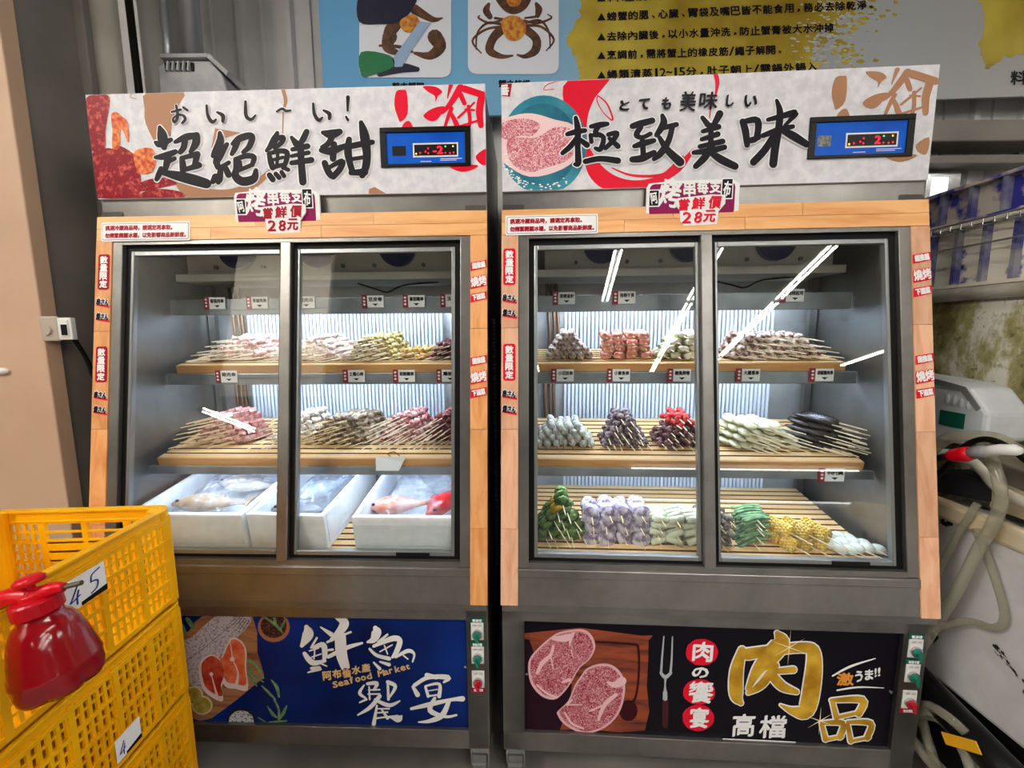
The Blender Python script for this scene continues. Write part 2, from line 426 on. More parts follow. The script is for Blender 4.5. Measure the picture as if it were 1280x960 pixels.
class Flat(MB):
    def __init__(s, pos, fx=None):
        super().__init__(); s.k = 0; s.pos = pos; s.fx = fx or (lambda a, b: (a, b))
    SPLIT = ('printed_', 'brush_emblem', 'tan_brush', 'red_brush', 'red_disc', 'picture_card', 'lettering_title')
    def build(s, name, mat, parent=None, **kw):
        if not name.startswith(s.SPLIT): return MB.build(s, name, mat, parent, **kw)
        # each separate printed piece becomes a part of its own
        n = len(s.f)
        lo = [tuple(min(s.v[i][a] for i in f) for a in (0, 2)) for f in s.f]; hi = [tuple(max(s.v[i][a] for i in f) for a in (0, 2)) for f in s.f]
        par = list(range(n))
        def find(i):
            while par[i] != i: par[i] = par[par[i]]; i = par[i]
            return i
        for i in range(n):
            for j in range(i):
                if lo[i][0] <= hi[j][0] and lo[j][0] <= hi[i][0] and lo[i][1] <= hi[j][1] and lo[j][1] <= hi[i][1]: par[find(i)] = find(j)
        groups = {}
        for i in range(n): groups.setdefault(find(i), []).append(i)
        for g in groups.values():
            ids = sorted({k for i in g for k in s.f[i]}); mp = {k: q for q, k in enumerate(ids)}
            m = MB(); m.v = [s.v[k] for k in ids]; m.f = [tuple(mp[k] for k in s.f[i]) for i in g]
            o = m.build(name.replace('_title', ''), mat, parent)
        return o
    def P(s, x, y):
        u, v = s.fx(x, y); a, b, c = s.pos(u, v)
        return (a, b - 2.2e-5*s.k, c)
    def add(s, vs, fs):
        super().add(vs, fs); s.k = (s.k + 1) % 15          # overlapping inks never share one plane
        return s
    def poly(s, pts):
        return s.add([s.P(*p) for p in pts], [tuple(range(len(pts)))])
    def smooth(s, pts, k=4):
        q = crom([pts[-1]] + list(pts) + [pts[0], pts[1]], k)
        return s.poly(q[k:-k-1])
    def ellipse(s, cx, cy, rx, ry, n=24, a0=0.0, jit=0.0):
        return s.poly([(cx + rx*math.cos(t + a0)*(1 + random.uniform(-jit, jit)), cy + ry*math.sin(t + a0)*(1 + random.uniform(-jit, jit))) for t in [2*math.pi*i/n for i in range(n)]])
    def rrect(s, x0, y0, x1, y1, r):
        pts = []
        for cx, cy, a in ((x1-r, y1-r, 0), (x0+r, y1-r, 90), (x0+r, y0+r, 180), (x1-r, y0+r, 270)):
            pts += [(cx + r*math.cos(R(a + b)), cy + r*math.sin(R(a + b))) for b in (0, 30, 60, 90)]
        return s.poly(pts)
    def stroke(s, pts, grow=0.0, k=5):
        q = crom([(a, b, w) for a, b, w in pts], k)
        q = [(a, b, max(w + grow, 1e-3)) for a, b, w in q]
        L = []; Rr = []
        for i, (a, b, w) in enumerate(q):
            c = q[min(i+1, len(q)-1)]; d = q[max(i-1, 0)]
            dx, dy = c[0]-d[0], c[1]-d[1]; l = math.hypot(dx, dy) or 1.0
            L.append((a - dy/l*w/2, b + dx/l*w/2)); Rr.append((a + dy/l*w/2, b - dx/l*w/2))
        n = len(q)
        s.add([s.P(*p) for p in L + Rr], [(i, i+1, n+i+1, n+i) for i in range(n-1)])
        for i in (0, n-1):
            a, b, w = q[i]
            s.ellipse(a, b, w/2, w/2, 10)
        return s
    def strokes(s, text, grow=0.0):
        """'x,y,w x,y,w ...; next stroke'"""
        for st in text.split(';'):
            st = st.strip()
            if st: s.stroke([tuple(float(c) for c in p.split(',')) for p in st.split()], grow)
        return s
    def type(s, body, x0, y0, x1, y1, nib=(), up=-1, rot=0.0, shear=0.0):
        """type fitted into a box; y grows downwards in art units (up=-1) or upwards (up=1)"""
        vs, fs, a0, a1, b0, b1 = type_mesh(body)
        cx, cy = (x0+x1)/2, (y0+y1)/2
        sx = (x1-x0)/max(a1-a0, 1e-6); sy = (y1-y0)/max(b1-b0, 1e-6)
        ca, sa = math.cos(R(rot)), math.sin(R(rot))
        for ox, oy in ((0.0, 0.0),) + tuple(nib):
            q = []
            for a, b in vs:
                dx = (a - (a0+a1)/2)*sx; dy = (b - (b0+b1)/2)*sy
                dx += shear*dy
                dx, dy = dx*ca - dy*sa, dx*sa + dy*ca
                q.append(s.P(cx + dx + ox, cy + up*dy + oy))
            s.add(q, fs)
        return s

def nibs(r, kind='round'):
    if kind == 'brush': return tuple((r*t, -r*t) for t in (-1.0, -0.5, 0.5, 1.0)) + ((r*0.5, r*0.3), (-r*0.5, -r*0.3))
    return tuple((r*math.cos(a), r*math.sin(a)) for a in [math.pi*i/4 for i in range(8)])

def hom(h):
    def fx(x, y):
        u, v = x/1000.0, y/1000.0
        d = h[6]*u + h[7]*v + 1.0
        return ((h[0]*u + h[1]*v + h[2])/d, (h[3]*u + h[4]*v + h[5])/d)
    return fx

# art sheets: each maps the units of one drawn sheet onto metres on the panel it is printed on
SHEET = {
'TITLE_A': (0.56805, -0.039453, -0.41712, 0.016085, -0.62764, 2.1423, 0.014437, -0.052309),
'TITLE_B': (0.55975, 0.026533, -0.45345, 0.032405, -0.64536, 2.1525, 0.026096, -0.053822),
'LOGO': (0.37147, -0.0258, 0.25817, 0.010519, -0.41043, 2.1465, 0.0094405, -0.034206),
'CRAB': (0.38015, -0.026403, -0.61251, 0.010765, -0.42003, 2.1584, 0.0096612, -0.035006),
'PLATE': (0.69277, 0.032839, -0.65794, 0.040105, -0.79873, 2.3497, 0.032297, -0.066613),
'FISH_TITLE': (0.48663, -0.037779, -0.036853, 0.015952, -0.54442, 0.58243, 0.013902, -0.050371),
'FISH': (0.41928, -0.032551, -0.37683, 0.013744, -0.46908, 0.57695, 0.011978, -0.0434),
'MEAT_TITLE': (0.55474, 0.029745, -0.1474, 0.036843, -0.65103, 0.55678, 0.029225, -0.060276),
'STEAK': (0.36584, 0.019616, -0.57212, 0.024298, -0.42934, 0.54115, 0.019273, -0.039751),
'POSTER_A': (1.0873, -0.0083823, -1.1701, -0.0090384, -1.1724, 2.8569, -0.00050939, -0.066075),
'POSTER_B': (1.0878, -0.0083864, -0.12636, -0.0090428, -1.173, 2.8496, -0.00050964, -0.066108),
'POSTER_C': (1.0883, -0.0083902, 0.84872, -0.0090469, -1.1735, 2.8428, -0.00050987, -0.066138),
}
FX = {k: hom(v) for k, v in SHEET.items()}
SIGN_Y = 0.158
BASE_Y = 0.012
SLOPE = 0.1526
def yg(z): return -0.023 + SLOPE * (z - 0.627)
def on_sign(layer): return lambda u, v: (max(-0.6, min(0.6, u)), SIGN_Y - 0.0005*layer, max(1.83, min(2.127, v)))
def on_base(layer): return lambda u, v: (max(-0.535, min(0.535, u)), BASE_Y - 0.0005*layer, max(0.19, min(0.56, v)))
def on_slope(off): return lambda u, v: (u, yg(v) - off, v)

# ------------------------------------------------------------------ poster of crab cooking advice on the wall behind
POSTER_Y = 2.0
def on_poster(layer): return lambda u, v: (u, POSTER_Y - 0.001*layer, v)
pm, nt, b = new_mat('blue to grey poster print')
sx = nt.nodes.new('ShaderNodeSeparateXYZ'); tc = nt.nodes.new('ShaderNodeTexCoord'); nt.links.new(tc.outputs['Object'], sx.inputs[0])
mr = N(nt, 'ShaderNodeMapRange'); mr.inputs['From Min'].default_value = -0.9; mr.inputs['From Max'].default_value = 2.2
nt.links.new(sx.outputs['X'], mr.inputs['Value'])
nt.links.new(ramp(nt, mr.outputs['Result'], [(0.0, lin((96, 158, 206))), (0.3, lin((122, 176, 214))), (0.55, lin((166, 184, 200))), (0.75, lin((172, 178, 184))), (1.0, lin((176, 176, 176)))]), b.inputs['Base Color'])
b.inputs['Roughness'].default_value = 0.35; b.inputs['Specular IOR Level'].default_value = 0.15
po = empty('wall_poster', (0, 0, 0), 'large blue poster of crab cooking advice hung behind both refrigerators', 'poster')
MB().add([(-0.83, POSTER_Y, 2.36), (2.9, POSTER_Y, 2.46), (2.9, POSTER_Y, 3.4), (-0.83, POSTER_Y, 3.4), (-0.83, POSTER_Y+0.012, 2.36), (2.9, POSTER_Y+0.012, 2.46), (2.9, POSTER_Y+0.012, 3.4), (-0.83, POSTER_Y+0.012, 3.4)],
         [(0,1,2,3), (7,6,5,4), (0,4,5,1), (1,5,6,2), (2,6,7,3), (3,7,4,0)]).build('sheet', pm, po)
GOLDPAT = M('brushed gold print', (150, 122, 22), 0.4, col2=(206, 186, 70), scale=3.2, detail=5)
rnd = random.Random(3)
def ragged(pts, amp, n, fl):
    out = []
    for i, p in enumerate(pts):
        q = pts[(i+1) % len(pts)]
        for j in range(n):
            t = j/n
            out.append((p[0] + (q[0]-p[0])*t + rnd.uniform(-amp, amp), p[1] + (q[1]-p[1])*t + rnd.uniform(-amp, amp)))
    fl.poly(out)
fl = Flat(on_poster(1), FX['POSTER_B'])
ragged([(400, -120), (1420, -120), (1500, 30), (1330, 150), (1330, 280), (1200, 420), (420, 420), (390, 250), (345, 160), (400, 60)], 9, 16, fl)
for i in range(240):
    x = rnd.gauss(1440, 75); y = rnd.uniform(-60, 290); r_ = rnd.uniform(2, 12)
    fl.ellipse(x - y*0.25 + 30, y, r_*rnd.uniform(0.8, 2.0), r_*0.7, 6, jit=0.4)
fl2 = Flat(on_poster(1), FX['POSTER_C'])
ragged([(1080, -60), (1500, -60), (1500, 210), (1200, 230), (1130, 285), (1100, 180), (1130, 100)], 9, 12, fl2)
fl.v += []
g = fl.build('gold_brush_patch', GOLDPAT, po)
fl2.build('gold_brush_patch', GOLDPAT, po)
fl = Flat(on_poster(2), FX['POSTER_B'])
for i in range(170):
    x = rnd.gauss(1400, 60); y = rnd.uniform(-60, 290); r_ = rnd.uniform(2, 8)
    fl.ellipse(x - y*0.2, y, r_*rnd.uniform(0.8, 2.2), r_*0.6, 6, jit=0.4)
tag(fl.build('paint_flecks', M('pale flecks', (190, 190, 184), 0.4), po), kind='stuff')
fl = Flat(on_poster(3), FX['POSTER_B'])
nb = nibs(1.1)
def advice(txt, x0, y0, x1, y1, rot=3.6):
    cy = (y0 + y1)/2
    fl.type(txt, x0, y0, x1, y1, nb, rot=0.0)
for txt, x0, x1, yc0, yc1 in (('料理前先刷洗蟹身與腳', 505, 1070, -8, -28), ('螃蟹的腮、心臟、胃袋及嘴巴皆不能食用，務必去除乾淨。', 505, 1580, 68, 20),
                              ('去除內臟後，以小水量沖洗，防止蟹膏被大水沖掉', 505, 1415, 148, 112), ('烹調前，需將蟹上的橡皮筋/繩子解開。', 505, 1215, 222, 200),
                              ('蟳類清蒸12~15分，肚子朝上/需鍋外鍋入', 505, 1350, 300, 268)):
    # a row rises towards its right end: shear the type by hand, glyph by glyph
    wt = [0.55 if ch in '125~/' else (0.8 if ch in '、，。' else 1.0) for ch in txt]
    w_ = (x1 - x0)/sum(wt); at = 0.0
    for i, ch in enumerate(txt):
        mid = at + wt[i]/2; at += wt[i]
        cx = x0 + mid*w_; cy = yc0 + (yc1 - yc0)*mid/sum(wt)
        small = ch in '、，。'
        hw = w_*0.43 if not small else w_*0.12
        hh = 17 if not small else 5
        if ch in '25/': hw = w_*0.24
        if ch == '1': hw = w_*0.09
        if ch == '~': hw = w_*0.24; hh = 4
        fl.type(ch, cx - hw, cy - hh + (9 if small else 0), cx + hw, cy + hh + (9 if small else 0), nb, rot=1.5)
    fl.poly([(468, yc0 + 16), (485, yc0 - 14), (502, yc0 + 15)])
f3 = Flat(on_poster(3), FX['POSTER_C']); f3.type('料', 1225, 285, 1285, 340, nibs(1.2))
fl.v += []
fl.build('lettering', INK, po); f3.build('lettering', INK, po)
# two picture cards
cards = Flat(on_poster(3), FX['POSTER_A'])
cards.rrect(478, -300, 845, 312, 34)
cards.rrect(912, -300, 1275, 298, 34)
cards.build('picture_card', M('white card', (222, 226, 238), 0.35), po)
CRABSHELL = M('crab shell print', (58, 40, 34), 0.4, col2=(110, 72, 44), scale=40)
CRABROE = M('crab roe print', (176, 84, 40), 0.4, col2=(216, 160, 60), scale=60)
art = Flat(on_poster(4), FX['POSTER_A'])
art.strokes('1040,125,40 1010,160,34 1000,205,34 1045,228,20 1090,225,8; 1150,125,34 1185,160,34 1180,205,34 1140,228,18 1110,222,8;'
            '1050,110,12 985,120,10 930,165,9 965,215,5; 1050,100,12 990,95,10 950,135,8 945,200,5; 1055,80,10 1000,95,10 955,75,8 960,65,4;'
            '1140,105,12 1205,110,10 1255,160,9 1225,205,5; 1140,95,10 1200,85,10 1235,130,8 1240,195,5; 1135,85,10 1190,95,10 1245,75,8 1230,60,4;'
            '1000,70,22 985,45,28 995,20,14; 1190,65,20 1195,40,28 1185,18,14; 1020,75,10 1060,80,8; 1180,70,10 1140,75,8')
art.smooth([(1020, -30), (1160, -30), (1150, 30), (1100, 60), (1050, 40)])
art.strokes('600,150,60 590,190,40 620,210,26 650,215,10; 780,150,60 800,190,50 760,225,34 700,215,12; 640,70,60 600,130,50; 700,40,40 770,80,24 810,75,6; 560,185,10 640,190,14 690,210,10')
art.build('printed_crab', CRABSHELL, po)
art = Flat(on_poster(5), FX['POSTER_A'])
art.smooth([(1045, 90), (1085, 65), (1130, 80), (1145, 125), (1110, 165), (1065, 155)])
art.smooth([(1060, -40), (1120, -40), (1120, 20), (1075, 25)])
art.smooth([(640, 90), (690, 60), (720, 90), (700, 130), (660, 130)])
art.build('printed_roe', CRABROE, po)
art = Flat(on_poster(5), FX['POSTER_A'])
art.smooth([(478, -10), (560, -40), (700, -20), (690, 40), (640, 90), (560, 100), (478, 90)])
art.strokes('560,300,20 640,275,40 710,280,20')
art.build('printed_glove', M('navy print', (24, 24, 52), 0.4), po)
art = Flat(on_poster(6), FX['POSTER_A'])
art.smooth([(486, 212), (600, 225), (615, 270), (540, 300), (488, 305)])
art.build('printed_scissor_grip', M('green print', (14, 112, 66), 0.4), po)
art = Flat(on_poster(6), FX['POSTER_A'])
art.poly([(610, 240), (720, 90), (765, 95), (680, 215), (650, 270), (620, 272)])
art.build('printed_blade', M('pale blue print', (150, 176, 210), 0.35), po)
fl = Flat(on_poster(3), FX['POSTER_A'])
fl.type('剪去蟹腳', 610, 332, 735, 360, nibs(1.5)); fl.type('蟹之結構', 1035, 322, 1160, 350, nibs(1.5))
fl.build('lettering', INK, po)
# ------------------------------------------------------------------ the two display refrigerators
CAB = [Matrix.Translation((-0.677, 1.1647, 0)) @ Matrix.Rotation(R(-1.979), 4, 'Z'),
       Matrix.Translation((0.5648, 1.1083, 0)) @ Matrix.Rotation(R(-3.4388), 4, 'Z')]
LED = emit('cold white led strip', (214, 232, 255), LED_POWER)
BLUEFACE = M('blue control face', (8, 70, 176), 0.35, col2=(12, 92, 206), scale=8, spec=0.15)
CORR = M('white ribbed back sheet', (214, 222, 232), 0.35)
FANBLUE = M('dark blue fan', (14, 26, 84), 0.3)
EVAP = M('grey evaporator housing', (222, 220, 210), 0.5, 0.0, col2=(200, 198, 188), scale=5)
SILVERRAIL = M('satin shelf rail', (170, 176, 182), 0.35, 0.7, col2=(140, 146, 152), scale=9)
DARKBACK = M('black base board', (14, 10, 22), 0.35, spec=0.15)
NAVY = M('deep blue base board', (6, 44, 128), 0.35, col2=(3, 14, 58), scale=2.6, detail=2, spec=0.15)

SHELFSHADE = M('gap shade shelf plate', (52, 46, 40), 0.5)  # plate coloured dark to stand in for shade under the slat gaps
def sbox(mb, x0, x1, d0, d1, z0, z1):
    """box on the sloping front: d is the depth behind the slope"""
    b = len(mb.v); mb.box(x0, x1, d0, d1, z0, z1)
    for i in range(b, len(mb.v)):
        x, d, z = mb.v[i]; mb.v[i] = (x, yg(z) + d, z)
    return mb

def refrigerator(c, label):
    F = empty('display_refrigerator', CAB[c], label, 'refrigerator')
    # casing
    side = [(0.0, 0.131), (0.0, 0.607), (yg(0.627) + 0.004, 0.627), (yg(1.774) + 0.004, 1.774), (0.172, 1.80), (0.172, 2.12), (0.72, 2.12), (0.72, 0.131)]
    for s in (-1, 1):
        MB().prism(side, s*0.535, s*0.598).build('side_panel', STEEL_DARK, F)
    MB().box(-0.598, 0.598, 0.70, 0.72, 0.131, 2.12).build('back_panel', STEEL_DARK, F)
    MB().box(-0.535, 0.535, 0.53, 0.54, 0.70, 1.78).build('inner_lining', STEEL_IN, F)
    MB().box(-0.535, 0.535, 0.0, 0.70, 0.69, 0.715).build('floor_plate', STEEL_IN, F)
    MB().box(-0.535, 0.535, 0.17, 0.70, 1.74, 1.76).build('top_lining', STEEL_IN, F)
    MB().box(-0.598, 0.598, 0.172, 0.70, 2.10, 2.12).build('roof', STEEL_DARK, F)
    MB().box(-0.60, 0.60, 0.168, 0.19, 1.772, 1.832).build('header_strip', STEEL, F)
    # base
    for s in (-1, 1): MB().box(*sorted((s*0.535, s*0.60)), 0.0, 0.03, 0.19, 0.56).build('base_stile', STEEL, F)
    MB().box(-0.60, 0.60, 0.0, 0.03, 0.56, 0.608).build('base_rail', STEEL, F, bevel=0.002)
    MB().box(-0.60, 0.60, 0.0, 0.03, 0.127, 0.19).build('base_rail', STEEL, F, bevel=0.002)
    MB().box(-0.59, 0.59, 0.03, 0.70, 0.131, 0.15).build('bottom_plate', STEEL_DARK, F)
    bp = MB().box(-0.535, 0.535, BASE_Y, 0.022, 0.188, 0.562).build('base_panel', NAVY if c == 0 else DARKBACK, F)
    # sloping front
    sbox(MB(), -0.552, 0.552, 0.0, 0.03, 0.627, 0.708).build('apron', STEEL, F, bevel=0.002)
    MB().box(-0.598, 0.598, -0.022, 0.02, 0.607, 0.628).build('apron_lip', STEEL_DARK, F)
    sbox(MB(), -0.552, 0.552, -0.006, 0.05, 0.708, 0.733).build('sill', STEEL, F, bevel=0.003)
    for s in (-1, 1): sbox(MB(), *sorted((s*0.521, s*0.552)), 0.0, 0.04, 0.733, 1.70).build('door_jamb', STEEL, F, bevel=0.002)
    sbox(MB(), -0.521, 0.521, 0.0, 0.035, 0.733, 0.748).build('door_track', STEEL_DARK, F)
    sbox(MB(), -0.521, 0.521, 0.0, 0.035, 1.688, 1.70).build('door_track', STEEL_DARK, F)
    sbox(MB(), -0.025, 0.008, -0.004, 0.03, 0.745, 1.69).build('middle_post', STEEL, F, bevel=0.003)
    gk = MB()
    for s in (-1, 1): sbox(gk, *sorted((s*0.503, s*0.521)), 0.014, 0.034, 0.748, 1.688)
    sbox(gk, -0.503, 0.503, 0.014, 0.034, 1.668, 1.688); sbox(gk, -0.503, 0.503, 0.014, 0.034, 0.748, 0.757)
    sbox(gk, 0.008, 0.020, 0.008, 0.034, 0.757, 1.668)
    gk.build('gasket', RUBBER, F)
    for x0, x1 in ((-0.505, -0.025), (0.018, 0.503)):
        d = MB()
        sbox(d, x0, x0 + 0.010, 0.012, 0.03, 0.757, 1.670); sbox(d, x1 - 0.010, x1, 0.012, 0.03, 0.757, 1.670)
        sbox(d, x0 + 0.010, x1 - 0.010, 0.012, 0.03, 1.656, 1.670); sbox(d, x0 + 0.010, x1 - 0.010, 0.012, 0.03, 0.757, 0.770)
        dr = d.build('sliding_door', ALU, F, bevel=0.002)
        sbox(MB(), x0 + 0.008, x1 - 0.008, 0.019, 0.024, 0.767, 1.660).build('glass_pane', GLASS, dr)
    sbox(MB(), 0.33, 0.43, 0.008, 0.016, 0.758, 0.768).build('door_handle', BLACKPL, F)
    # wood-print strips and band
    wd = ORANGE if c == 0 else PINKWOOD
    cuts = [1.70, 1.425, 1.13, 0.845, 0.627]
    for s in (-1, 1):
        for a, b_ in zip(cuts, cuts[1:]):
            sbox(MB(), *sorted((s*0.552, s*0.602)), -0.003, 0.006, b_ + 0.0006, a - 0.0006).build('wood_strip', wd if (s, c) != (1, 1) else PINKWOOD, F)
    for r_, (z0, z1) in enumerate(((1.7005, 1.736), (1.737, 1.774))):
        xs = [-0.602, -0.602 + 0.36 + 0.14*r_, 0.1 + 0.16*r_, 0.602]
        for a, b_ in zip(xs, xs[1:]):
            sbox(MB(), a + 0.0006, b_ - 0.0006, -0.003, 0.01, z0, z1).build('wood_band', ORANGE_X, F)
    # inside: ribbed back sheet, evaporator, shelves, led strips
    bs = MB().box(-0.0046, 0.0046, 0.492, 0.500, 0.79, 1.52).mesh('back_slat', CORR)
    for i in range(53): ref('back_slat', bs, F, Matrix.Translation((-0.385 + 0.77*i/52, 0, 0)))
    ev = MB().box(-0.47, 0.47, 0.32, 0.52, 1.622, 1.735).box(-0.50, 0.50, 0.30, 0.52, 1.597, 1.621).build('evaporator', EVAP, F)
    for x in (-0.28, 0.0, 0.28):
        fan = MB().cyl((x, 0.3185, 1.70), (x, 0.30, 1.70), 0.062, 24).build('fan', FANBLUE, ev)
        for k in range(2):
            MB().cyl((x - 0.085 + 0.17*k, 0.3195, 1.645), (x - 0.085 + 0.17*k, 0.312, 1.645), 0.007, 8).build('bolt', STEEL_DARK, ev)
    # shelves: name, rail depth, rail heights, plate back height
    for yr, z0, z1, rise in ((0.30, 1.480, 1.535, 0.02), (0.25, 1.240, 1.279, 0.05), (0.145, 0.957, 0.985, 0.075)):
        sh = MB().prism([(yr + 0.012, z1 - 0.006), (0.49, z1 - 0.006 + rise), (0.49, z1 - 0.012 + rise), (yr + 0.012, z1 - 0.012)], -0.528, 0.528).build('shelf', SHELFSHADE, F)
        MB().box(-0.528, 0.528, yr, yr + 0.012, z0, z1).build('shelf_rail', SILVERRAIL, sh, bevel=0.002)
        MB().cyl((-0.47, yr + 0.035, z0 + 0.016), (0.47, yr + 0.035, z0 + 0.016), 0.008, 8).build('led_strip', LED, sh)
    for s in (-1, 1):
        for y0 in (0.47,):
            MB().box(*sorted((s*0.505, s*0.53)), y0, y0 + 0.02, 0.72, 1.62).build('shelf_upright', STEEL_DARK, F)
    mb = MB()
    for i, x in enumerate((-0.44, -0.425, -0.46)): mb.tube(crom([(x, 0.505, 1.60), (x + 0.012, 0.50, 1.4), (x - 0.006, 0.505, 1.2), (x + 0.006, 0.50, 0.95)]), 0.007, 6)
    mb.build('coolant_pipe', M('aged copper pipe', (120, 92, 72), 0.4, 0.6), F, smooth=True)
    MB().tube(crom([(0.10, 0.40, 1.595), (0.18, 0.38, 1.57), (0.22, 0.37, 1.56), (0.28, 0.38, 1.585), (0.40, 0.40, 1.597)]), 0.003, 6).build('cable', RUBBER, F, smooth=True)
    # casters
    for sx in (-1, 1):
        for y in (0.06, 0.62):
            x = sx*0.565
            k_ = MB().box(x - 0.035, x + 0.035, y - 0.04, y + 0.04, 0.122, 0.131)
            k_.box(x - 0.030, x - 0.024, y - 0.03, y + 0.03, 0.045, 0.122); k_.box(x + 0.024, x + 0.030, y - 0.03, y + 0.03, 0.045, 0.122)
            k_.box(x - 0.03, x + 0.03, y - 0.036, y - 0.028, 0.085, 0.122)
            k_ = k_.build('caster', CHROME, F, bevel=0.002)
            MB().cyl((x - 0.02, y, 0.045), (x + 0.02, y, 0.045), 0.045, 18).build('wheel', GREYPL, k_)
            MB().box(x - 0.022, x + 0.022, y - 0.062, y - 0.03, 0.072, 0.082).build('brake_pedal', CHROME, k_)
    # three rotary switches on the right base stile
    zs = (0.525, 0.447, 0.367) if c == 0 else (0.517, 0.440, 0.357)
    for i, z in enumerate(zs):
        x = 0.568
        sw = MB().box(x - 0.019, x + 0.019, -0.003, 0.0, z - 0.026, z + 0.030).build('switch_plate', WHITEPL, F, bevel=0.001)
        MB().cyl((x, -0.003, z - 0.006), (x, -0.010, z - 0.006), 0.015, 18).build('switch_ring', CHROME, sw)
        km = MB().cyl((x, -0.010, z - 0.006), (x, -0.018, z - 0.006), 0.0115, 14, 0.010)
        km.mbox(Matrix.Translation((x - 0.002, -0.020, z - 0.010)) @ Matrix.Rotation(R(-20), 4, 'Y'), 0.007, 0.006, 0.026)
        km.build('switch_knob', M('green knob', (20, 120, 98), 0.35) if i < 2 else M('red knob', (186, 16, 44), 0.35), sw)
        zt = z + 0.037 if i < 2 else z - 0.034
        tg = MB().box(x - 0.021, x + 0.021, -0.002, 0.0, zt - 0.0075, zt + 0.0075).build('switch_tag', GREENINK if i < 2 else DKRED, F)
        f_ = Flat(lambda u, v: (u, -0.0026, v))
        f_.type(('電源燈', '除霜冷藏', '溫度開關')[i], x - 0.014, zt - 0.0045, x + 0.014, zt + 0.0045, nibs(0.0003), up=1)
        f_.build('lettering', CAPWHITE, tg)
        f_ = Flat(lambda u, v: (u, -0.0036, v)); f_.type('OFF  ON', x - 0.013, z + 0.019, x + 0.013, z + 0.024, up=1)
        f_.build('lettering', INK, sw)
    # sign box with control window
    MB().box(-0.598, 0.598, SIGN_Y + 0.012, 0.20, 1.832, 2.125).build('sign_box', STEEL_DARK, F)
    sg = MB().box(-0.60, 0.60, SIGN_Y, SIGN_Y + 0.012, 1.829, 2.128).build('sign_panel', SIGNWHITE, F)
    x0, x1, z0, z1 = (0.287, 0.556, 1.903, 2.013) if c == 0 else (0.268, 0.548, 1.893, 2.003)
    y = SIGN_Y - 0.006
    d = MB()
    d.box(x0, x1, y, SIGN_Y, z1 - 0.014, z1); d.box(x0, x1, y, SIGN_Y, z0, z0 + 0.008)
    d.box(x0, x0 + 0.018, y, SIGN_Y, z0 + 0.008, z1 - 0.014); d.box(x1 - 0.018, x1, y, SIGN_Y, z0 + 0.008, z1 - 0.014)
    d = d.build('control_window', BLACKPL, F, bevel=0.001)
    MB().box(x0 + 0.018, x1 - 0.018, SIGN_Y - 0.0015, SIGN_Y, z0 + 0.008, z1 - 0.014).build('control_face', BLUEFACE, d)
    w_ = x1 - x0; h_ = z1 - z0
    fx = lambda a, b_: (x0 + w_*a, z1 - h_*b_)
    def lay(k): return lambda u, v: (u, SIGN_Y - 0.0016 - 0.0004*k, v)
    if c == 0:
        Flat(lay(1), fx).poly([(0.13, 0.46), (0.28, 0.46), (0.28, 0.71), (0.13, 0.71)]).build('small_window', BLACKPL, d)
    else:
        Flat(lay(1), fx).poly([(0.09, 0.44), (0.22, 0.44), (0.22, 0.70), (0.09, 0.70)]).build('worn_patch', M('worn foil', (140, 140, 136), 0.4, col2=(70, 70, 72), scale=90), d)
    Flat(lay(1), fx).poly([(0.36, 0.40), (0.86, 0.40), (0.86, 0.76), (0.36, 0.76)]).build('screen_frame', WHITEPL, d)
    Flat(lay(2), fx).poly([(0.375, 0.44), (0.845, 0.44), (0.845, 0.72), (0.375, 0.72)]).build('screen', BLACKPL, d)
    fl = Flat(lay(3), fx)
    fl.type('-2' if c == 0 else '2', 0.585 if c == 0 else 0.64, 0.49, 0.69, 0.68, nibs(0.004))
    for a, b_ in ((0.50, 0.62), (0.53, 0.54), (0.53, 0.66), (0.72, 0.66), (0.77, 0.67), (0.81, 0.66), (0.44, 0.65)): fl.ellipse(a, b_, 0.008, 0.022, 8)
    fl.build('red_digits', emit('red led', (255, 30, 50), 3.0), d)
    fl = Flat(lay(3), fx); fl.ellipse(0.395, 0.67, 0.009, 0.025, 8); fl.ellipse(0.805, 0.50, 0.008, 0.022, 8)
    fl.build('amber_light', emit('amber led', (255, 190, 60), 3.0), d)
    fl = Flat(lay(3), fx); fl.ellipse(0.72, 0.50, 0.009, 0.022, 8)
    fl.build('green_light', emit('green led', (80, 230, 130), 2.5), d)
    fl = Flat(lay(1), fx)
    fl.poly([(0.66, 0.80), (0.90, 0.80), (0.90, 0.815), (0.66, 0.815)]); fl.poly([(0.66, 0.84), (0.84, 0.84), (0.84, 0.855), (0.66, 0.855)])
    fl.poly([(0.44, 0.86), (0.56, 0.86), (0.56, 0.875), (0.44, 0.875)])
    fl.build('fine_print', CAPWHITE, d)
    # notice on the band
    f0 = 0.0045
    zc = 1.727
    nx0, nx1 = (-0.585, -0.305) if c == 0 else (-0.590, -0.318)
    nt_ = Flat(on_slope(f0)).rrect(nx0, zc - 0.029, nx1, zc + 0.029, 0.004).build('notice', CAPWHITE, F)
    for i, (g, m_) in enumerate(((0.004, M('notice rule', (90, 40, 66), 0.4)), (0.0053, CAPWHITE))):
        Flat(on_slope(f0 + 0.0004*(i+1))).rrect(nx0 + g, zc - 0.029 + g, nx1 - g, zc + 0.029 - g, 0.004).build('notice_rule', m_, nt_)
    f_ = Flat(on_slope(f0 + 0.0013))
    f_.type('挑選冷藏商品時，請選定再拿取。', nx0 + 0.014, zc + 0.004, nx0 + 0.225, zc + 0.019, nibs(0.0007), up=1)
    f_.type('勿頻繁開關冰櫃，以免影響商品新鮮度。', nx0 + 0.014, zc - 0.019, nx1 - 0.012, zc - 0.004, nibs(0.0007), up=1)
    f_.build('lettering', DKRED, nt_)
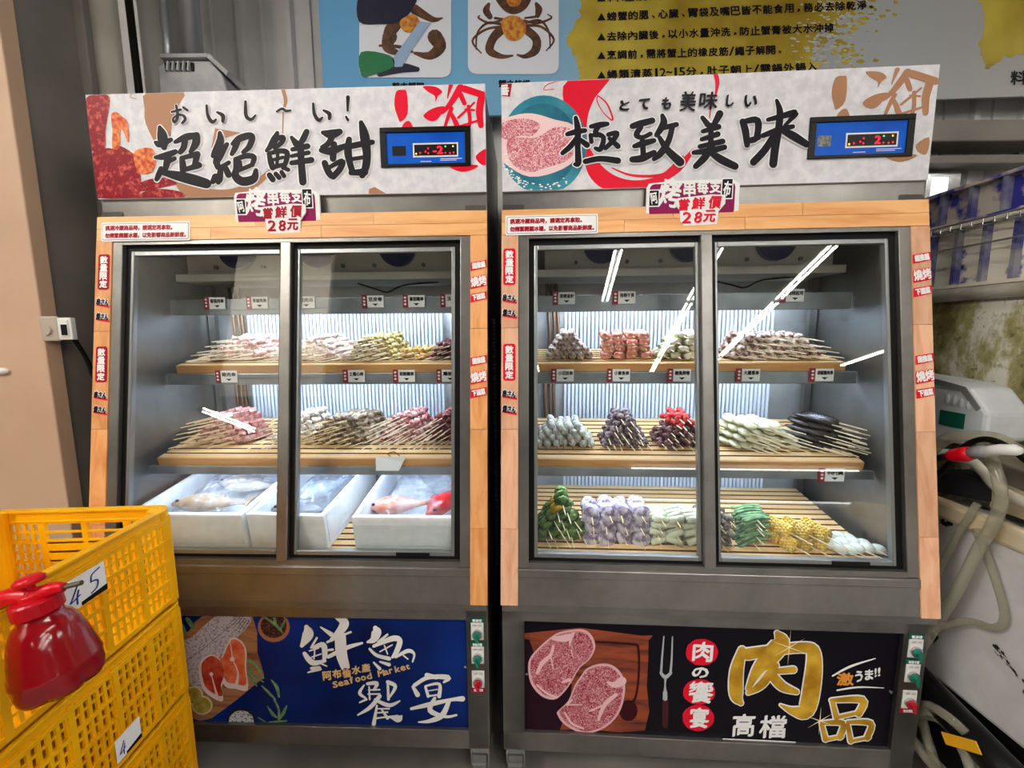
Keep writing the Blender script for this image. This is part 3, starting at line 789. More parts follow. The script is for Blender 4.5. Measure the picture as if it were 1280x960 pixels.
    # stickers on the strips
    for zc in (1.605, 1.325):
        xx = -0.574 if c == 0 else -0.578
        st = Flat(on_slope(f0)).rrect(xx - 0.018, zc - 0.054, xx + 0.018, zc + 0.054, 0.007).build('limited_sticker', DKRED if c == 0 else RED, F)
        f_ = Flat(on_slope(f0 + 0.0006))
        for i, ch in enumerate('數量限定'):
            z_ = zc + 0.037 - 0.0245*i
            f_.type(ch, xx - 0.011, z_ - 0.0105, xx + 0.011, z_ + 0.0105, nibs(0.0011), up=1)
        f_.build('lettering', CAPWHITE, st)
        for j, (word, dz) in enumerate((('串さん', -0.092), ('焼さん', -0.136))):
            z_ = zc + dz
            s1 = Flat(on_slope(f0)); s1.type(word, xx - 0.019, z_ - 0.010, xx + 0.019, z_ + 0.010, nibs(0.0034), up=1, rot=-6)
            s1 = s1.build('word_sticker', CAPWHITE, F)
            s2 = Flat(on_slope(f0 + 0.0005)); s2.poly([(xx - 0.02, z_ - 0.010), (xx + 0.022, z_ - 0.017), (xx + 0.022, z_ - 0.011), (xx - 0.02, z_ - 0.005)]); s2.build('red_underline', RED, s1)
            s3 = Flat(on_slope(f0 + 0.001)); s3.type(word, xx - 0.019, z_ - 0.010, xx + 0.019, z_ + 0.010, nibs(0.0010), up=1, rot=-6)
            s3.build('lettering', INK, s1)
    for zc in (1.611, 1.331):
        xx = 0.577
        for word, dz, hh in (('超推薦', 0.0, 0.0125), ('燒烤', -0.047, 0.017), ('下酒菜', -0.093, 0.0125)):
            z_ = zc + dz
            st = Flat(on_slope(f0)).poly([(xx - 0.024, z_ - hh - 0.005), (xx + 0.024, z_ - hh + 0.005), (xx + 0.024, z_ + hh + 0.003), (xx - 0.024, z_ + hh - 0.005)] if word != '燒烤' else
                                         [(xx - 0.024, z_ - hh - 0.007), (xx + 0.024, z_ - hh + 0.003), (xx + 0.024, z_ + 0.004), (xx - 0.024, z_ - 0.006)]).build('tilted_sticker', RED, F)
            hw = 0.019 if word != '燒烤' else 0.023
            h2 = 0.0085 if word != '燒烤' else 0.0145
            if word == '燒烤':
                f_ = Flat(on_slope(f0 + 0.0004)); f_.type(word, xx - hw, z_ - h2, xx + hw, z_ + h2, nibs(0.0030), up=1, rot=9); f_.build('lettering_outline', RED, st)
            f_ = Flat(on_slope(f0 + 0.0008)); f_.type(word, xx - hw, z_ - h2, xx + hw, z_ + h2, nibs(0.0010), up=1, rot=9)
            f_.build('lettering', CAPWHITE, st)
    # price plaque stuck over the sign's lower edge
    px = -0.033 if c == 0 else -0.048
    pz = 1.784
    PY = 0.146
    def on_plq(layer): return lambda u, v: (px + u, PY - 0.0005*layer, pz + v)
    pq = MB()
    pq.box(px - 0.131, px + 0.131, PY, PY + 0.006, pz - 0.047, pz + 0.012)
    pq.slab([(0, 0)], 0, 0) if False else None
    pts = [(-0.131, -0.047), (0.131, -0.047), (0.131, 0.045), (0.11, 0.058), (-0.05, 0.058), (-0.06, 0.068), (-0.075, 0.056), (-0.125, 0.052), (-0.131, 0.04)]
    pq = MB().add([(px + a, PY, pz + b_) for a, b_ in pts] + [(px + a, PY + 0.006, pz + b_) for a, b_ in pts],
                  [tuple(range(len(pts)))] + [(i, (i+1) % len(pts), len(pts) + (i+1) % len(pts), len(pts) + i) for i in range(len(pts))]).build('price_plaque', CAPWHITE, F)
    Flat(on_plq(1)).rrect(-0.123, -0.040, 0.118, 0.050, 0.014).build('plum_field', PURPLE, pq)
    def word(txt, bx, nib, mat, layer, name='lettering', rot=0):
        f_ = Flat(on_plq(layer)); f_.type(txt, *bx, nibs(nib, 'brush') if nib < 0.002 else nibs(nib), up=1, rot=rot); f_.build(name, mat, pq)
    for txt, bx, rot in (('烤', (-0.094, -0.014, -0.036, 0.060), -8), ('串', (-0.026, 0.014, 0.006, 0.056), 0), ('每', (0.012, 0.020, 0.042, 0.055), 0), ('支', (0.047, 0.022, 0.077, 0.055), 0)):
        word(txt, bx, 0.0014 if txt != '烤' else 0.0019, CAPWHITE, 2, rot=rot)
    for bx, txt, rot in (((-0.122, -0.010, -0.098, 0.032), '阿', 12), ((0.082, 0.006, 0.108, 0.058), '布', -8)):
        f_ = Flat(on_plq(2)); f_.rrect(bx[0] - 0.004, bx[1] - 0.003, bx[2] + 0.004, bx[3] + 0.003, 0.002); f_.build('name_box', CAPWHITE, pq)
        f_ = Flat(on_plq(3)); f_.rrect(bx[0] - 0.001, bx[1], bx[2] + 0.001, bx[3], 0.002); f_.build('name_box', INK, pq)
        word(txt, (bx[0] + 0.003, bx[1] + 0.006, bx[2] - 0.003, bx[3] - 0.006), 0.0008, CAPWHITE, 4, rot=rot)
    fw = [(-0.044, 0.008), (-0.02, 0.010), (0.05, 0.016), (0.09, 0.014), (0.090, -0.010), (0.072, -0.032), (0.070, -0.066), (-0.022, -0.070), (-0.034, -0.056), (-0.036, -0.026), (-0.048, -0.012)]
    tg = MB().add([(px + a, PY - 0.006, pz + b_) for a, b_ in fw] + [(px + a, PY - 0.002, pz + b_) for a, b_ in fw],
                  [tuple(range(len(fw)))] + [(i, (i+1) % len(fw), len(fw) + (i+1) % len(fw), len(fw) + i) for i in range(len(fw))]).build('price_tag_front', CAPWHITE, pq)
    for txt, bx in (('嘗', (-0.040, -0.026, -0.012, 0.005)), ('鮮', (-0.002, -0.024, 0.032, 0.008)), ('價', (0.044, -0.023, 0.078, 0.011)), ('2', (-0.028, -0.062, -0.004, -0.032)), ('8', (0.006, -0.062, 0.026, -0.032)), ('元', (0.032, -0.060, 0.064, -0.028))):
        f_ = Flat(lambda u, v: (px + u, PY - 0.0066, pz + v)); f_.type(txt, *bx, nibs(0.0013, 'brush'), up=1, shear=0.12); f_.build('lettering', DKRED if c == 0 else RED, pq)
    return F, sg, bp

FR0, SG0, BP0 = refrigerator(0, 'left display refrigerator with blue fish panel and crab printed on its sign')
FR1, SG1, BP1 = refrigerator(1, 'right display refrigerator with black meat panel and steak plate printed on its sign')
# ------------------------------------------------------------------ artwork printed on the signs and base panels
TITLE_LEFT = ('88,212,12 100,250,42 108,300,44 112,318,24; 66,292,10 90,302,28 148,278,14; 66,372,10 112,366,28 172,342,18; 142,352,20 128,396,28 120,432,20; 125,402,12 168,378,14;'
 '95,432,18 84,462,22 72,488,16; 98,452,14 165,466,36 255,488,48 338,512,42; 172,290,12 228,264,28 282,256,24; 284,256,30 280,298,34 252,342,12; 224,274,24 216,318,24 198,344,18;'
 '206,376,18 212,420,28 212,448,22; 206,376,14 288,354,22; 288,356,26 278,398,22 268,418,14; 214,440,14 298,414,24;'
 '408,242,12 410,288,34 384,342,26 372,364,16; 446,302,14 402,370,34 386,398,22; 392,402,26 404,428,18 456,400,14; 386,478,32 372,500,20; 412,440,20 406,486,28 400,504,18; 440,432,22 455,464,26;'
 '476,300,12 512,272,28 566,256,26 580,272,24 562,318,22 532,344,12; 508,276,20 488,324,22 472,354,14; 492,382,16 496,430,24 492,472,32 530,500,38 588,486,34 600,442,16; 492,382,14 550,364,20 590,372,20 580,412,16; 516,396,10 520,430,12; 506,442,12 570,416,14;'
 '714,242,12 700,278,32 674,318,20 656,336,8; 704,272,18 745,266,18 736,294,16 702,322,14; 670,352,14 680,398,22 690,428,20; 670,352,12 730,338,18 765,347,20 762,390,18 746,428,14; 690,386,9 745,372,9; 717,346,9 712,414,9; 686,426,16 750,410,12;'
 '672,466,20 690,490,22; 706,460,15 724,480,17; 736,450,13 750,471,15; 754,430,12 772,438,13; 790,266,10 814,298,28; 870,236,22 850,278,24 832,298,12; 795,330,14 875,313,22; 790,365,10 880,347,14; 790,402,16 895,386,24; 838,300,24 842,400,28 850,503,30;'
 '956,240,12 1000,249,40 1046,236,24; 1012,252,22 986,298,22 952,318,12; 948,334,18 1000,338,32 1074,312,20; 1016,302,24 1010,378,26; 966,402,24 985,448,26 1002,470,24; 986,428,12 1058,392,20 1050,430,24 1012,474,24;'
 '1096,277,22 1090,340,32 1100,400,24 1114,448,24; 1076,320,16 1140,305,24 1220,291,18; 1160,187,16 1178,258,42 1190,350,34 1185,420,32 1166,468,24; 1106,382,12 1174,371,12; 1106,454,18 1178,450,32')
SMALL_LEFT = ('176,96,10 184,140,13 180,170,12 166,184,13 160,166,9 186,146,8 214,150,12 224,170,14 208,190,11; 152,130,9 200,118,11; 214,106,10 236,122,11; 338,96,10 345,150,15 368,184,18 388,170,8; 394,132,9 424,150,20 424,180,15;'
 '545,76,12 548,150,17 575,171,15 598,148,6; 712,128,9 740,113,11 760,125,11 785,122,7; 905,86,10 911,140,15 934,174,18 954,160,8; 960,122,9 990,140,20 991,166,15; 1090,52,18 1088,124,8; 1080,156,9 1090,174,11')
TITLE_RIGHT = ('76,314,14 120,302,20 164,296,15; 118,232,12 128,290,24 128,380,20 130,456,24 114,464,10; 122,332,14 92,374,20 52,408,14; 140,342,14 174,368,22; 194,276,13 240,268,22 276,263,13; 232,276,16 216,308,18 256,330,16 242,388,18 216,384,10; 192,318,12 196,352,14; 192,318,10 222,322,10;'
 '280,316,14 324,309,17 300,350,17 266,384,14; 286,336,12 328,374,20; 166,450,18 240,436,20 328,446,24;'
 '400,274,20 440,262,26 500,246,22; 442,280,18 420,318,20 450,330,14 490,312,14; 410,374,14 455,360,24 508,346,15; 450,342,18 455,420,20; 400,440,22 450,434,28 508,406,20;'
 '550,222,14 556,260,28 522,318,18; 540,286,16 620,266,17; 600,276,18 580,348,22 542,408,26 508,438,14; 536,332,14 572,390,26 638,453,36;'
 '750,232,14 776,266,22; 836,212,28 816,250,22 802,270,14; 752,300,13 830,277,20; 746,340,13 826,314,20; 736,376,14 850,350,20; 792,270,18 791,370,20; 796,370,24 762,428,28 716,474,20; 706,406,14 790,396,24 860,379,18; 792,406,20 842,440,32 912,474,28;'
 '950,252,24 964,300,28 972,368,20; 956,252,18 1024,246,26 1020,328,22 992,350,12; 966,346,12 1030,331,16; 1120,147,10 1135,200,24 1130,280,28 1112,380,32 1102,463,32; 1076,242,12 1140,226,20 1212,207,24 1190,240,14 1160,270,8; 1050,322,16 1130,292,22 1200,276,14; 1110,312,22 1062,390,28 1004,453,28; 1140,292,16 1200,322,34 1268,364,26')
# ---- left sign
f = Flat(on_sign(1), FX['TITLE_A'])
f.smooth([(12, 20), (212, 20), (180, 100), (150, 190), (140, 300), (110, 330), (70, 310), (10, 190), (4, 110)], 3)
f.stroke([(170, 480, 30), (230, 540, 70), (330, 565, 60), (450, 562, 44), (580, 520, 40), (680, 440, 24)])
f.stroke([(742, 8, 20), (756, 70, 20), (744, 130, 10), (740, 260, 5)]); f.poly([(380, 215), (520, 240), (420, 270), (400, 300), (360, 320)])
f.poly([(1200, 540), (1230, 528), (1290, 562), (1290, 575), (1200, 570)])
f.stroke([(-20, 20, 3), (-60, 30, 4), (-72, 50, 4), (-40, 58, 3)])
f.build('tan_brush_ring', TAN, SG0)
f = Flat(on_sign(4), FX['TITLE_A']).strokes(TITLE_LEFT, 22).strokes(SMALL_LEFT, 11)
f.build('lettering_outline', CAPWHITE, SG0)
f = Flat(on_sign(6), FX['TITLE_A']).strokes(TITLE_LEFT, 10).strokes(SMALL_LEFT, 3)
f.build('lettering', INK, SG0)
LOGO = ('740,62,60 660,190,44 596,262,26; 668,230,34 640,300,30 612,390,24; 664,40,36 650,90,22 636,150,6; 770,72,56 850,98,56 950,132,56; 912,130,60 892,250,58 904,366,44; 664,270,30 692,320,38 722,392,46; 742,120,40 772,188,36; 850,182,14 790,240,18 722,302,20; 804,214,30 816,330,30 800,392,28; 780,236,16 850,242,16; 736,372,20 890,322,18')
def logo(sheet, panel, mat, shift):
    fx0 = FX['LOGO']
    fx = lambda a, b_: (fx0(a, b_)[0] + shift[0], fx0(a, b_)[1] + shift[1])
    f = Flat(on_sign(2), fx)
    f.smooth([(226, 95), (280, 80), (310, 100), (318, 270), (262, 335), (240, 300), (212, 205)], 3)
    f.smooth([(272, 395), (290, 345), (322, 328), (345, 345), (358, 395)], 3)
    f.smooth([(440, 52), (540, 55), (595, 95), (560, 130), (540, 176), (535, 130), (480, 95)], 3)
    f.smooth([(443, 285), (520, 228), (612, 212), (600, 255), (550, 320), (495, 328)], 3)
    f.strokes(LOGO)
    f.smooth([(862, 610), (950, 552), (950, 672), (900, 672)], 3); f.smooth([(655, 690), (870, 680), (850, 712), (750, 736)], 3)
    f.build('brush_emblem', mat, panel)
logo('LOGO', SG0, RED, (0, 0))
logo('LOGO', SG1, TAN, (-0.012, -0.008))
SHELLRED = M('boiled crab print', (136, 0, 28), 0.4, col2=(232, 104, 92), scale=80, detail=6, lo=0.50, hi=0.76, spec=0.15)
SHELLORANGE = M('orange crab print', (190, 50, 26), 0.4, spec=0.15, col2=(238, 150, 80), scale=75, detail=6)
f = Flat(on_sign(2), FX['CRAB'])
f.smooth([(42, 140), (100, 82), (180, 78), (238, 108), (230, 220), (205, 380), (200, 525), (100, 535), (60, 300)], 3)
f.smooth([(85, 560), (200, 515), (300, 520), (330, 498), (430, 560), (470, 640), (475, 910), (150, 915), (110, 700)], 3)
f.smooth([(478, 800), (560, 762), (690, 750), (780, 800), (690, 822), (480, 862)], 3)
f.smooth([(465, 900), (520, 860), (640, 840), (800, 860), (828, 915), (465, 915)], 3)
f.build('printed_crab', SHELLRED, SG0)
f = Flat(on_sign(3), FX['CRAB'])
f.smooth([(252, 250), (290, 225), (340, 262), (385, 310), (396, 450), (380, 460), (345, 365), (325, 385), (318, 512), (262, 512), (264, 370)], 3)
f.smooth([(430, 560), (500, 515), (590, 525), (608, 640), (560, 715), (470, 705)], 3)
f.build('printed_claw', SHELLORANGE, SG0)
# ---- right sign
f = Flat(on_sign(1), FX['TITLE_B'])
f.smooth([(78, 42), (280, 24), (255, 80), (215, 130), (182, 210), (172, 300), (178, 420), (120, 380), (110, 230), (58, 150)], 3)
f.stroke([(170, 380, 30), (215, 490, 80), (290, 552, 84), (400, 566, 50), (520, 545, 40), (630, 480, 40), (704, 392, 16)])
f.stroke([(300, 480, 6), (400, 517, 12), (540, 517, 16), (600, 480, 20), (650, 430, 24)])
f.stroke([(812, -6, 22), (826, 50, 22), (818, 110, 10), (796, 170, 6), (788, 230, 5)])
f.stroke([(228, 118, 6), (275, 160, 8), (304, 240, 9), (262, 210, 5), (226, 150, 5), (228, 118, 5)])
f.stroke([(60, 40, 3), (-20, 62, 4), (-40, 90, 3), (10, 85, 3)]); f.poly([(520, 320), (560, 335), (545, 352)])
f.build('red_brush_ring', RED, SG1)
f = Flat(on_sign(2), FX['PLATE']); f.ellipse(255, 580, 172, 198, 40); f.build('printed_plate', TEAL, SG1)
f = Flat(on_sign(3), FX['PLATE']); f.ellipse(250, 580, 140, 165, 40); f.build('printed_plate_well', M('dark teal print', (36, 100, 126), 0.4, spec=0.15, col2=(52, 128, 150), scale=14), SG1)
RIB = [(60, 500), (130, 465), (210, 455), (300, 480), (370, 500), (400, 560), (380, 640), (300, 690), (200, 708), (120, 670), (60, 610)]
f = Flat(on_sign(4), FX['PLATE']); f.smooth(RIB, 3); f.build('printed_steak_fat', M('pale fat print', (238, 206, 208), 0.4, spec=0.15), SG1)
f = Flat(on_sign(5), FX['PLATE'])
f.smooth([(60, 520), (110, 485), (180, 475), (240, 500), (210, 545), (160, 545), (100, 560)], 3); f.smooth([(110, 560), (160, 552), (230, 550), (300, 510), (365, 520), (385, 580), (355, 640), (270, 670), (190, 690), (120, 645)], 3)
f.build('printed_steak', marble_meat('pink marbled print', (196, 92, 108), (240, 206, 210), 70), SG1)
f = Flat(on_sign(4), FX['PLATE'])
for i in range(60):
    t = random.uniform(0.25, 1.0)*math.pi; r_ = random.uniform(0.80, 0.93)
    f.ellipse(250 + 172*r_*math.cos(t + 0.1), 580 + 198*r_*math.sin(t*0.85 + 0.3), 5, 3, 5, jit=0.4)
f.build('printed_salt', CAPWHITE, SG1)
f = Flat(on_sign(2), FX['PLATE']).poly([(70, 335), (128, 335), (120, 388), (66, 384)]); f.build('red_seal', DKRED, SG1)
f = Flat(on_sign(3), FX['PLATE']); f.type('番', 78, 340, 116, 382, nibs(1.5)); f.build('lettering', CAPWHITE, SG1)
f = Flat(on_sign(6), FX['TITLE_B']).strokes(TITLE_RIGHT, 20)
f.build('lettering_outline', CAPWHITE, SG1)
f = Flat(on_sign(8), FX['TITLE_B']).strokes(TITLE_RIGHT, 9)
for ch, x0, y0, x1, y1 in (('と', 338, 148, 384, 194), ('て', 434, 138, 484, 190), ('も', 548, 132, 592, 190), ('美', 640, 102, 716, 200), ('味', 736, 104, 824, 190), ('し', 870, 120, 904, 176), ('い', 960, 122, 1020, 178)):
    f.type(ch, x0, y0, x1, y1, nibs(3.4 if ch not in '美味' else 2.0, 'brush'), shear=0.1)
f.build('lettering', INK, SG1)
# ---- left base panel: fish board and title
FISHT = ('172,118,30 182,165,72 142,238,24; 238,188,14 202,250,14; 160,288,26 188,326,36 222,348,34 290,334,20; 216,248,18 278,232,36 290,290,34 282,334,20; 192,270,10 250,252,9; 226,258,9 220,322,9; 206,310,9 266,290,9; 252,345,12 302,368,8; 205,382,20 262,382,26 182,408,9;'
 '262,118,9 330,164,30; 352,56,9 410,84,58 398,130,54 332,200,26; 306,214,16 380,180,14 455,150,14; 310,266,14 340,262,16; 312,308,24 430,250,28 528,220,14; 388,180,72 396,290,72 420,372,58;'
 '612,124,30 620,150,62 600,198,44 562,214,14; 690,165,13 632,215,20; 576,258,16 620,298,22 700,320,26; 602,240,20 720,192,36 768,204,34 750,270,34 722,310,18; 642,275,9 720,232,9; 670,236,9 690,290,9; 602,345,12 640,384,22; 642,340,12 700,358,24; 742,310,16 820,270,26 860,290,16 850,340,10; 792,300,10 820,322,10;'
 '540,490,10 512,540,22 550,572,12; 512,600,10 555,580,16; 562,480,20 622,478,26 602,520,14; 570,520,10 640,518,11; 566,546,10 640,545,11; 572,500,10 576,580,12; 692,470,26 740,498,24 702,568,12; 692,484,16 696,580,18; 640,560,26 580,630,26 500,680,10; 612,582,20 700,618,26 768,590,10; 622,620,12 602,738,26; 624,640,9 700,640,11; 622,666,9 690,662,11; 612,702,12 700,692,14 758,702,50 780,686,12; 652,644,10 690,700,20;'
 '942,426,32 1000,440,26; 852,500,18 882,550,32; 862,490,24 950,440,26 1078,440,32 1050,470,14; 932,500,16 950,560,20; 932,495,12 1020,482,20 1020,560,26; 952,526,7 1010,516,7; 946,560,11 1020,550,11; 842,640,18 960,612,30 1100,582,22 1168,576,36; 992,572,20 962,650,34 1060,690,20 1130,680,14; 1082,592,26 1040,680,36 960,718,26 888,725,8')
f = Flat(on_base(3), FX['FISH_TITLE']).strokes(FISHT, 7); f.build('lettering_outline', M('navy ink', (8, 20, 50), 0.4), BP0)
f = Flat(on_base(5), FX['FISH_TITLE']).strokes(FISHT, 0); f.build('lettering', CAPWHITE, BP0)
f = Flat(on_base(7), FX['FISH_TITLE'])
for i, ch in enumerate('阿布 水產'):
    if ch != ' ': f.type(ch, 278 + 62*i, 400 - 12*i, 332 + 62*i, 455 - 13*i, nibs(2.4), rot=8)
for i, ch in enumerate('Seafood Market'):
    if ch != ' ':
        x = 342 + 36*i; y = 502 - 9*i; tall = ch in 'SMfdk'; w_ = 30 if ch != 'M' else 38
        f.type(ch, x, y - (38 if tall else 28), x + w_ - (10 if ch in 'frt' else 0), y, nibs(2.2), rot=12)
f.build('lettering', M('sand ink', (222, 190, 130), 0.45), BP0)
f = Flat(on_base(6), FX['FISH_TITLE']); f.ellipse(428, 410, 32, 32, 16, jit=0.12); f.build('red_seal', M('deep red seal', (150, 20, 30), 0.4), BP0)
f = Flat(on_base(7), FX['FISH_TITLE']); f.type('倫', 404, 384, 456, 438, nibs(2.0), rot=8); f.build('lettering', M('sand ink seal', (222, 190, 130), 0.45), BP0)
BOARDW = wood_mat('printed cutting board', (176, 122, 82), (120, 76, 50), 'X', 22)
f = Flat(on_base(1), FX['FISH']); f.smooth([(20, 260), (130, 170), (250, 45), (600, 45), (640, 330), (690, 500), (640, 560), (300, 825), (150, 825), (20, 700)], 2); f.build('printed_board', BOARDW, BP0)
FISHSKIN = M('spotted fish print', (196, 186, 190), 0.4, spec=0.15, col2=(140, 130, 138), scale=160, detail=3, lo=0.5, hi=0.62)
f = Flat(on_base(2), FX['FISH']); f.smooth([(20, 300), (160, 210), (330, 60), (470, 45), (600, 60), (560, 150), (470, 240), (380, 340), (300, 480), (240, 610), (90, 545), (20, 540)], 3); f.build('printed_fish', FISHSKIN, BP0)
f = Flat(on_base(3), FX['FISH'])
for a in range(6): f.stroke([(420 + 20*a, 130 + 12*a, 3), (500 + 16*a, 50 + 8*a, 6)])
f.stroke([(70, 420, 3), (240, 300, 4), (440, 130, 4)])
f.build('printed_fish_lines', M('dark fish line', (70, 66, 80), 0.4), BP0)
S1 = [(215, 400), (285, 345), (350, 370), (395, 440), (398, 530), (375, 600), (388, 690), (330, 682), (240, 612), (205, 480)]
S2 = [(365, 380), (440, 225), (520, 240), (562, 320), (560, 450), (572, 610), (480, 602), (400, 582), (350, 450), (345, 330)]
def inset(p, k, dx=0, dy=0):
    cx = sum(a for a, _ in p)/len(p); cy = sum(b_ for _, b_ in p)/len(p)
    return [(cx + (a - cx)*k + dx, cy + (b_ - cy)*k + dy) for a, b_ in p]
f = Flat(on_base(4), FX['FISH']); f.smooth(S1, 3); f.smooth(S2, 3); f.build('printed_salmon_rim', M('salmon rim print', (226, 206, 204), 0.4, spec=0.15), BP0)
f = Flat(on_base(5), FX['FISH']); f.smooth(inset(S1, 0.86, 4, -14), 3); f.build('printed_salmon', M('dark salmon print', (160, 36, 24), 0.4, spec=0.15, col2=(206, 84, 56), scale=30), BP0)
f = Flat(on_base(5), FX['FISH']); f.smooth(inset(S2, 0.86, 4, -14), 3); f.build('printed_salmon', M('bright salmon print', (214, 84, 44), 0.4, spec=0.15, col2=(232, 130, 90), scale=30), BP0)
f = Flat(on_base(6), FX['FISH']); f.ellipse(300, 490, 14, 14); f.stroke([(302, 500, 5), (318, 560, 10), (345, 660, 20)]); f.ellipse(458, 378, 18, 18); f.stroke([(440, 235, 6), (458, 360, 8)]); f.stroke([(470, 400, 8), (500, 480, 12), (490, 560, 26)])
f.build('printed_salmon_bone', M('salmon bone print', (238, 200, 190), 0.4, spec=0.15), BP0)
f = Flat(on_base(4), FX['FISH']); f.ellipse(168, 652, 70, 72); f.ellipse(230, 725, 78, 72); f.build('printed_lemon_rind', M('lemon rind print', (216, 206, 150), 0.4, spec=0.15), BP0)
f = Flat(on_base(5), FX['FISH']); f.ellipse(168, 652, 58, 60); f.ellipse(230, 725, 66, 60); f.build('printed_lemon', M('lemon print', (150, 132, 46), 0.4, spec=0.15, col2=(184, 168, 86), scale=60), BP0)
f = Flat(on_base(2), FX['FISH']); f.ellipse(765, 142, 120, 112); f.build('printed_bowl', M('terracotta print', (170, 108, 76), 0.4, spec=0.15), BP0)
f = Flat(on_base(3), FX['FISH']); f.ellipse(765, 132, 98, 90); f.build('printed_peppercorns', M('peppercorn print', (52, 26, 26), 0.4, spec=0.15, col2=(110, 70, 60), scale=240, lo=0.5, hi=0.6), BP0)
f = Flat(on_base(2), FX['FISH']); f.ellipse(520, 845, 108, 98); f.build('printed_dark_bowl', M('dark bowl print', (34, 28, 34), 0.4, spec=0.15), BP0)
f = Flat(on_base(3), FX['FISH']); f.ellipse(522, 845, 94, 80); f.build('printed_salt_heap', M('salt print', (200, 204, 210), 0.4, spec=0.15, col2=(90, 94, 104), scale=170, lo=0.5, hi=0.6), BP0)
f = Flat(on_base(5), FX['FISH'])
f.strokes('690,58,10 790,130,22 840,195,6; 770,62,22 780,110,18; 850,90,20 815,160,10; 570,380,18 640,430,22 690,520,14; 575,440,18 620,500,20 690,550,10; 570,490,12 610,540,22 640,580,8; 680,580,12 740,640,20 780,680,8; 750,535,8 790,590,26 806,660,14; 720,730,8 760,790,26 790,815,10; 865,725,8 840,780,26 810,830,10; 770,680,14 805,760,18 800,860,14; 60,100,30 90,160,40 100,180,20; 120,80,30 160,130,40; 650,815,8 700,845,10; 730,850,8 860,840,16')
f.build('printed_herbs', M('herb print', (78, 122, 84), 0.4, spec=0.15, col2=(126, 158, 116), scale=60), BP0)
# ---- right base panel: steaks, fork, title
f = Flat(on_base(1), FX['STEAK']); f.smooth([(60, 72), (1040, 92), (1092, 130), (1078, 500), (1062, 850), (600, 842), (60, 885)], 2)
f.build('printed_board', wood_mat('printed red board', (156, 70, 38), (66, 18, 18), 'X', 18), BP1)
f = Flat(on_base(2), FX['STEAK']); f.poly([(60, 120), (140, 125), (200, 300), (480, 480), (460, 640), (380, 860), (60, 890)]); f.build('printed_board_shade', M('dark maroon print', (36, 10, 26), 0.4, spec=0.15), BP1)
f = Flat(on_base(2), FX['STEAK']); f.stroke([(660, 140, 14), (960, 160, 18), (1010, 200, 20), (1012, 420, 18), (985, 590, 20), (940, 640, 40)]); f.ellipse(930, 690, 74, 84, 20); f.build('printed_board_groove', M('dark groove print', (54, 14, 16), 0.4, spec=0.15), BP1)
K1 = [(380, 62), (520, 38), (600, 52), (650, 110), (665, 190), (620, 280), (540, 350), (470, 470), (400, 560), (330, 602), (230, 570), (150, 470), (128, 340), (150, 260), (220, 180), (300, 110)]
K2 = [(600, 350), (700, 315), (800, 325), (880, 400), (905, 520), (870, 680), (790, 790), (680, 855), (560, 872), (420, 800), (362, 720), (370, 690), (450, 610), (500, 490), (560, 400)]
f = Flat(on_base(3), FX['STEAK']); f.smooth(K1, 3); f.smooth(K2, 3); f.build('printed_steak_fat', M('steak fat print', (226, 176, 186), 0.4, spec=0.15), BP1)
f = Flat(on_base(4), FX['STEAK']); f.smooth(inset(K1, 0.93), 3); f.smooth(inset(K2, 0.93), 3); f.build('printed_steak', marble_meat('red marbled print', (150, 20, 40), (228, 172, 184), 85), BP1)
f = Flat(on_base(5), FX['STEAK'])
f.strokes('330,110,30 420,110,60 470,90,40 490,70,20; 470,110,30 460,160,12; 330,170,18 310,240,26 240,310,36 200,390,20; 310,260,12 330,350,10; 470,200,9 490,260,7; 200,480,14 280,550,18 360,580,18; 460,440,30 400,460,14; 880,450,70 820,480,50 760,460,14; 830,560,30 740,640,34 690,760,20; 740,640,16 620,690,14; 420,700,12 480,790,18 570,830,14; 440,640,20 480,600,14; 460,640,12 560,640,8')
f.build('printed_fat_seams', M('fat seam print', (232, 190, 198), 0.4, spec=0.15), BP1)
f = Flat(on_base(3), FX['MEAT_TITLE']); f.strokes('40,62,6 30,180,10 26,245,12; 84,64,6 80,180,10 74,245,12; 24,250,14 48,272,20 76,250,14; 48,275,14 46,310,8 46,340,14; 46,350,22 46,382,24'); f.build('printed_fork', M('fork print', (176, 184, 188), 0.35), BP1)
f = Flat(on_base(3), FX['MEAT_TITLE']); f.strokes('48,392,28 48,450,32 46,520,30'); f.build('printed_fork_handle', M('fork handle print', (70, 30, 34), 0.4, spec=0.15), BP1)
f = Flat(on_base(3), FX['MEAT_TITLE']); f.ellipse(236, 143, 84, 70, 22, jit=0.03); f.ellipse(222, 348, 84, 66, 22, jit=0.03); f.ellipse(217, 482, 82, 68, 22, jit=0.03); f.build('red_disc', RED, BP1)
f = Flat(on_base(5), FX['MEAT_TITLE'])
for ch, x0, y0, x1, y1, rot in (('肉', 190, 92, 290, 188, -4), ('の', 186, 222, 268, 272, -4), ('饗', 170, 296, 292, 402, -3), ('宴', 176, 430, 268, 530, -2)): f.type(ch, x0, y0, x1, y1, nibs(3.4, 'brush'), rot=rot)
for ch, x0, y0, x1, y1 in (('高', 394, 462, 506, 574), ('檔', 534, 470, 668, 582)): f.type(ch, x0, y0, x1, y1, nibs(3.2, 'brush'), shear=0.08)
for ch, x0, y0, x1, y1 in (('う', 1026, 240, 1062, 294), ('ま', 1076, 232, 1116, 284), ('!', 1126, 226, 1134, 268), ('!', 1144, 222, 1152, 264)): f.type(ch, x0, y0, x1, y1, nibs(2.4, 'brush'))
f.strokes('908,264,8 1000,215,12 1128,174,5; 932,338,9 1040,322,9 1172,326,4; 345,588,4 540,598,8 716,606,6')
f.build('lettering', CAPWHITE, BP1)
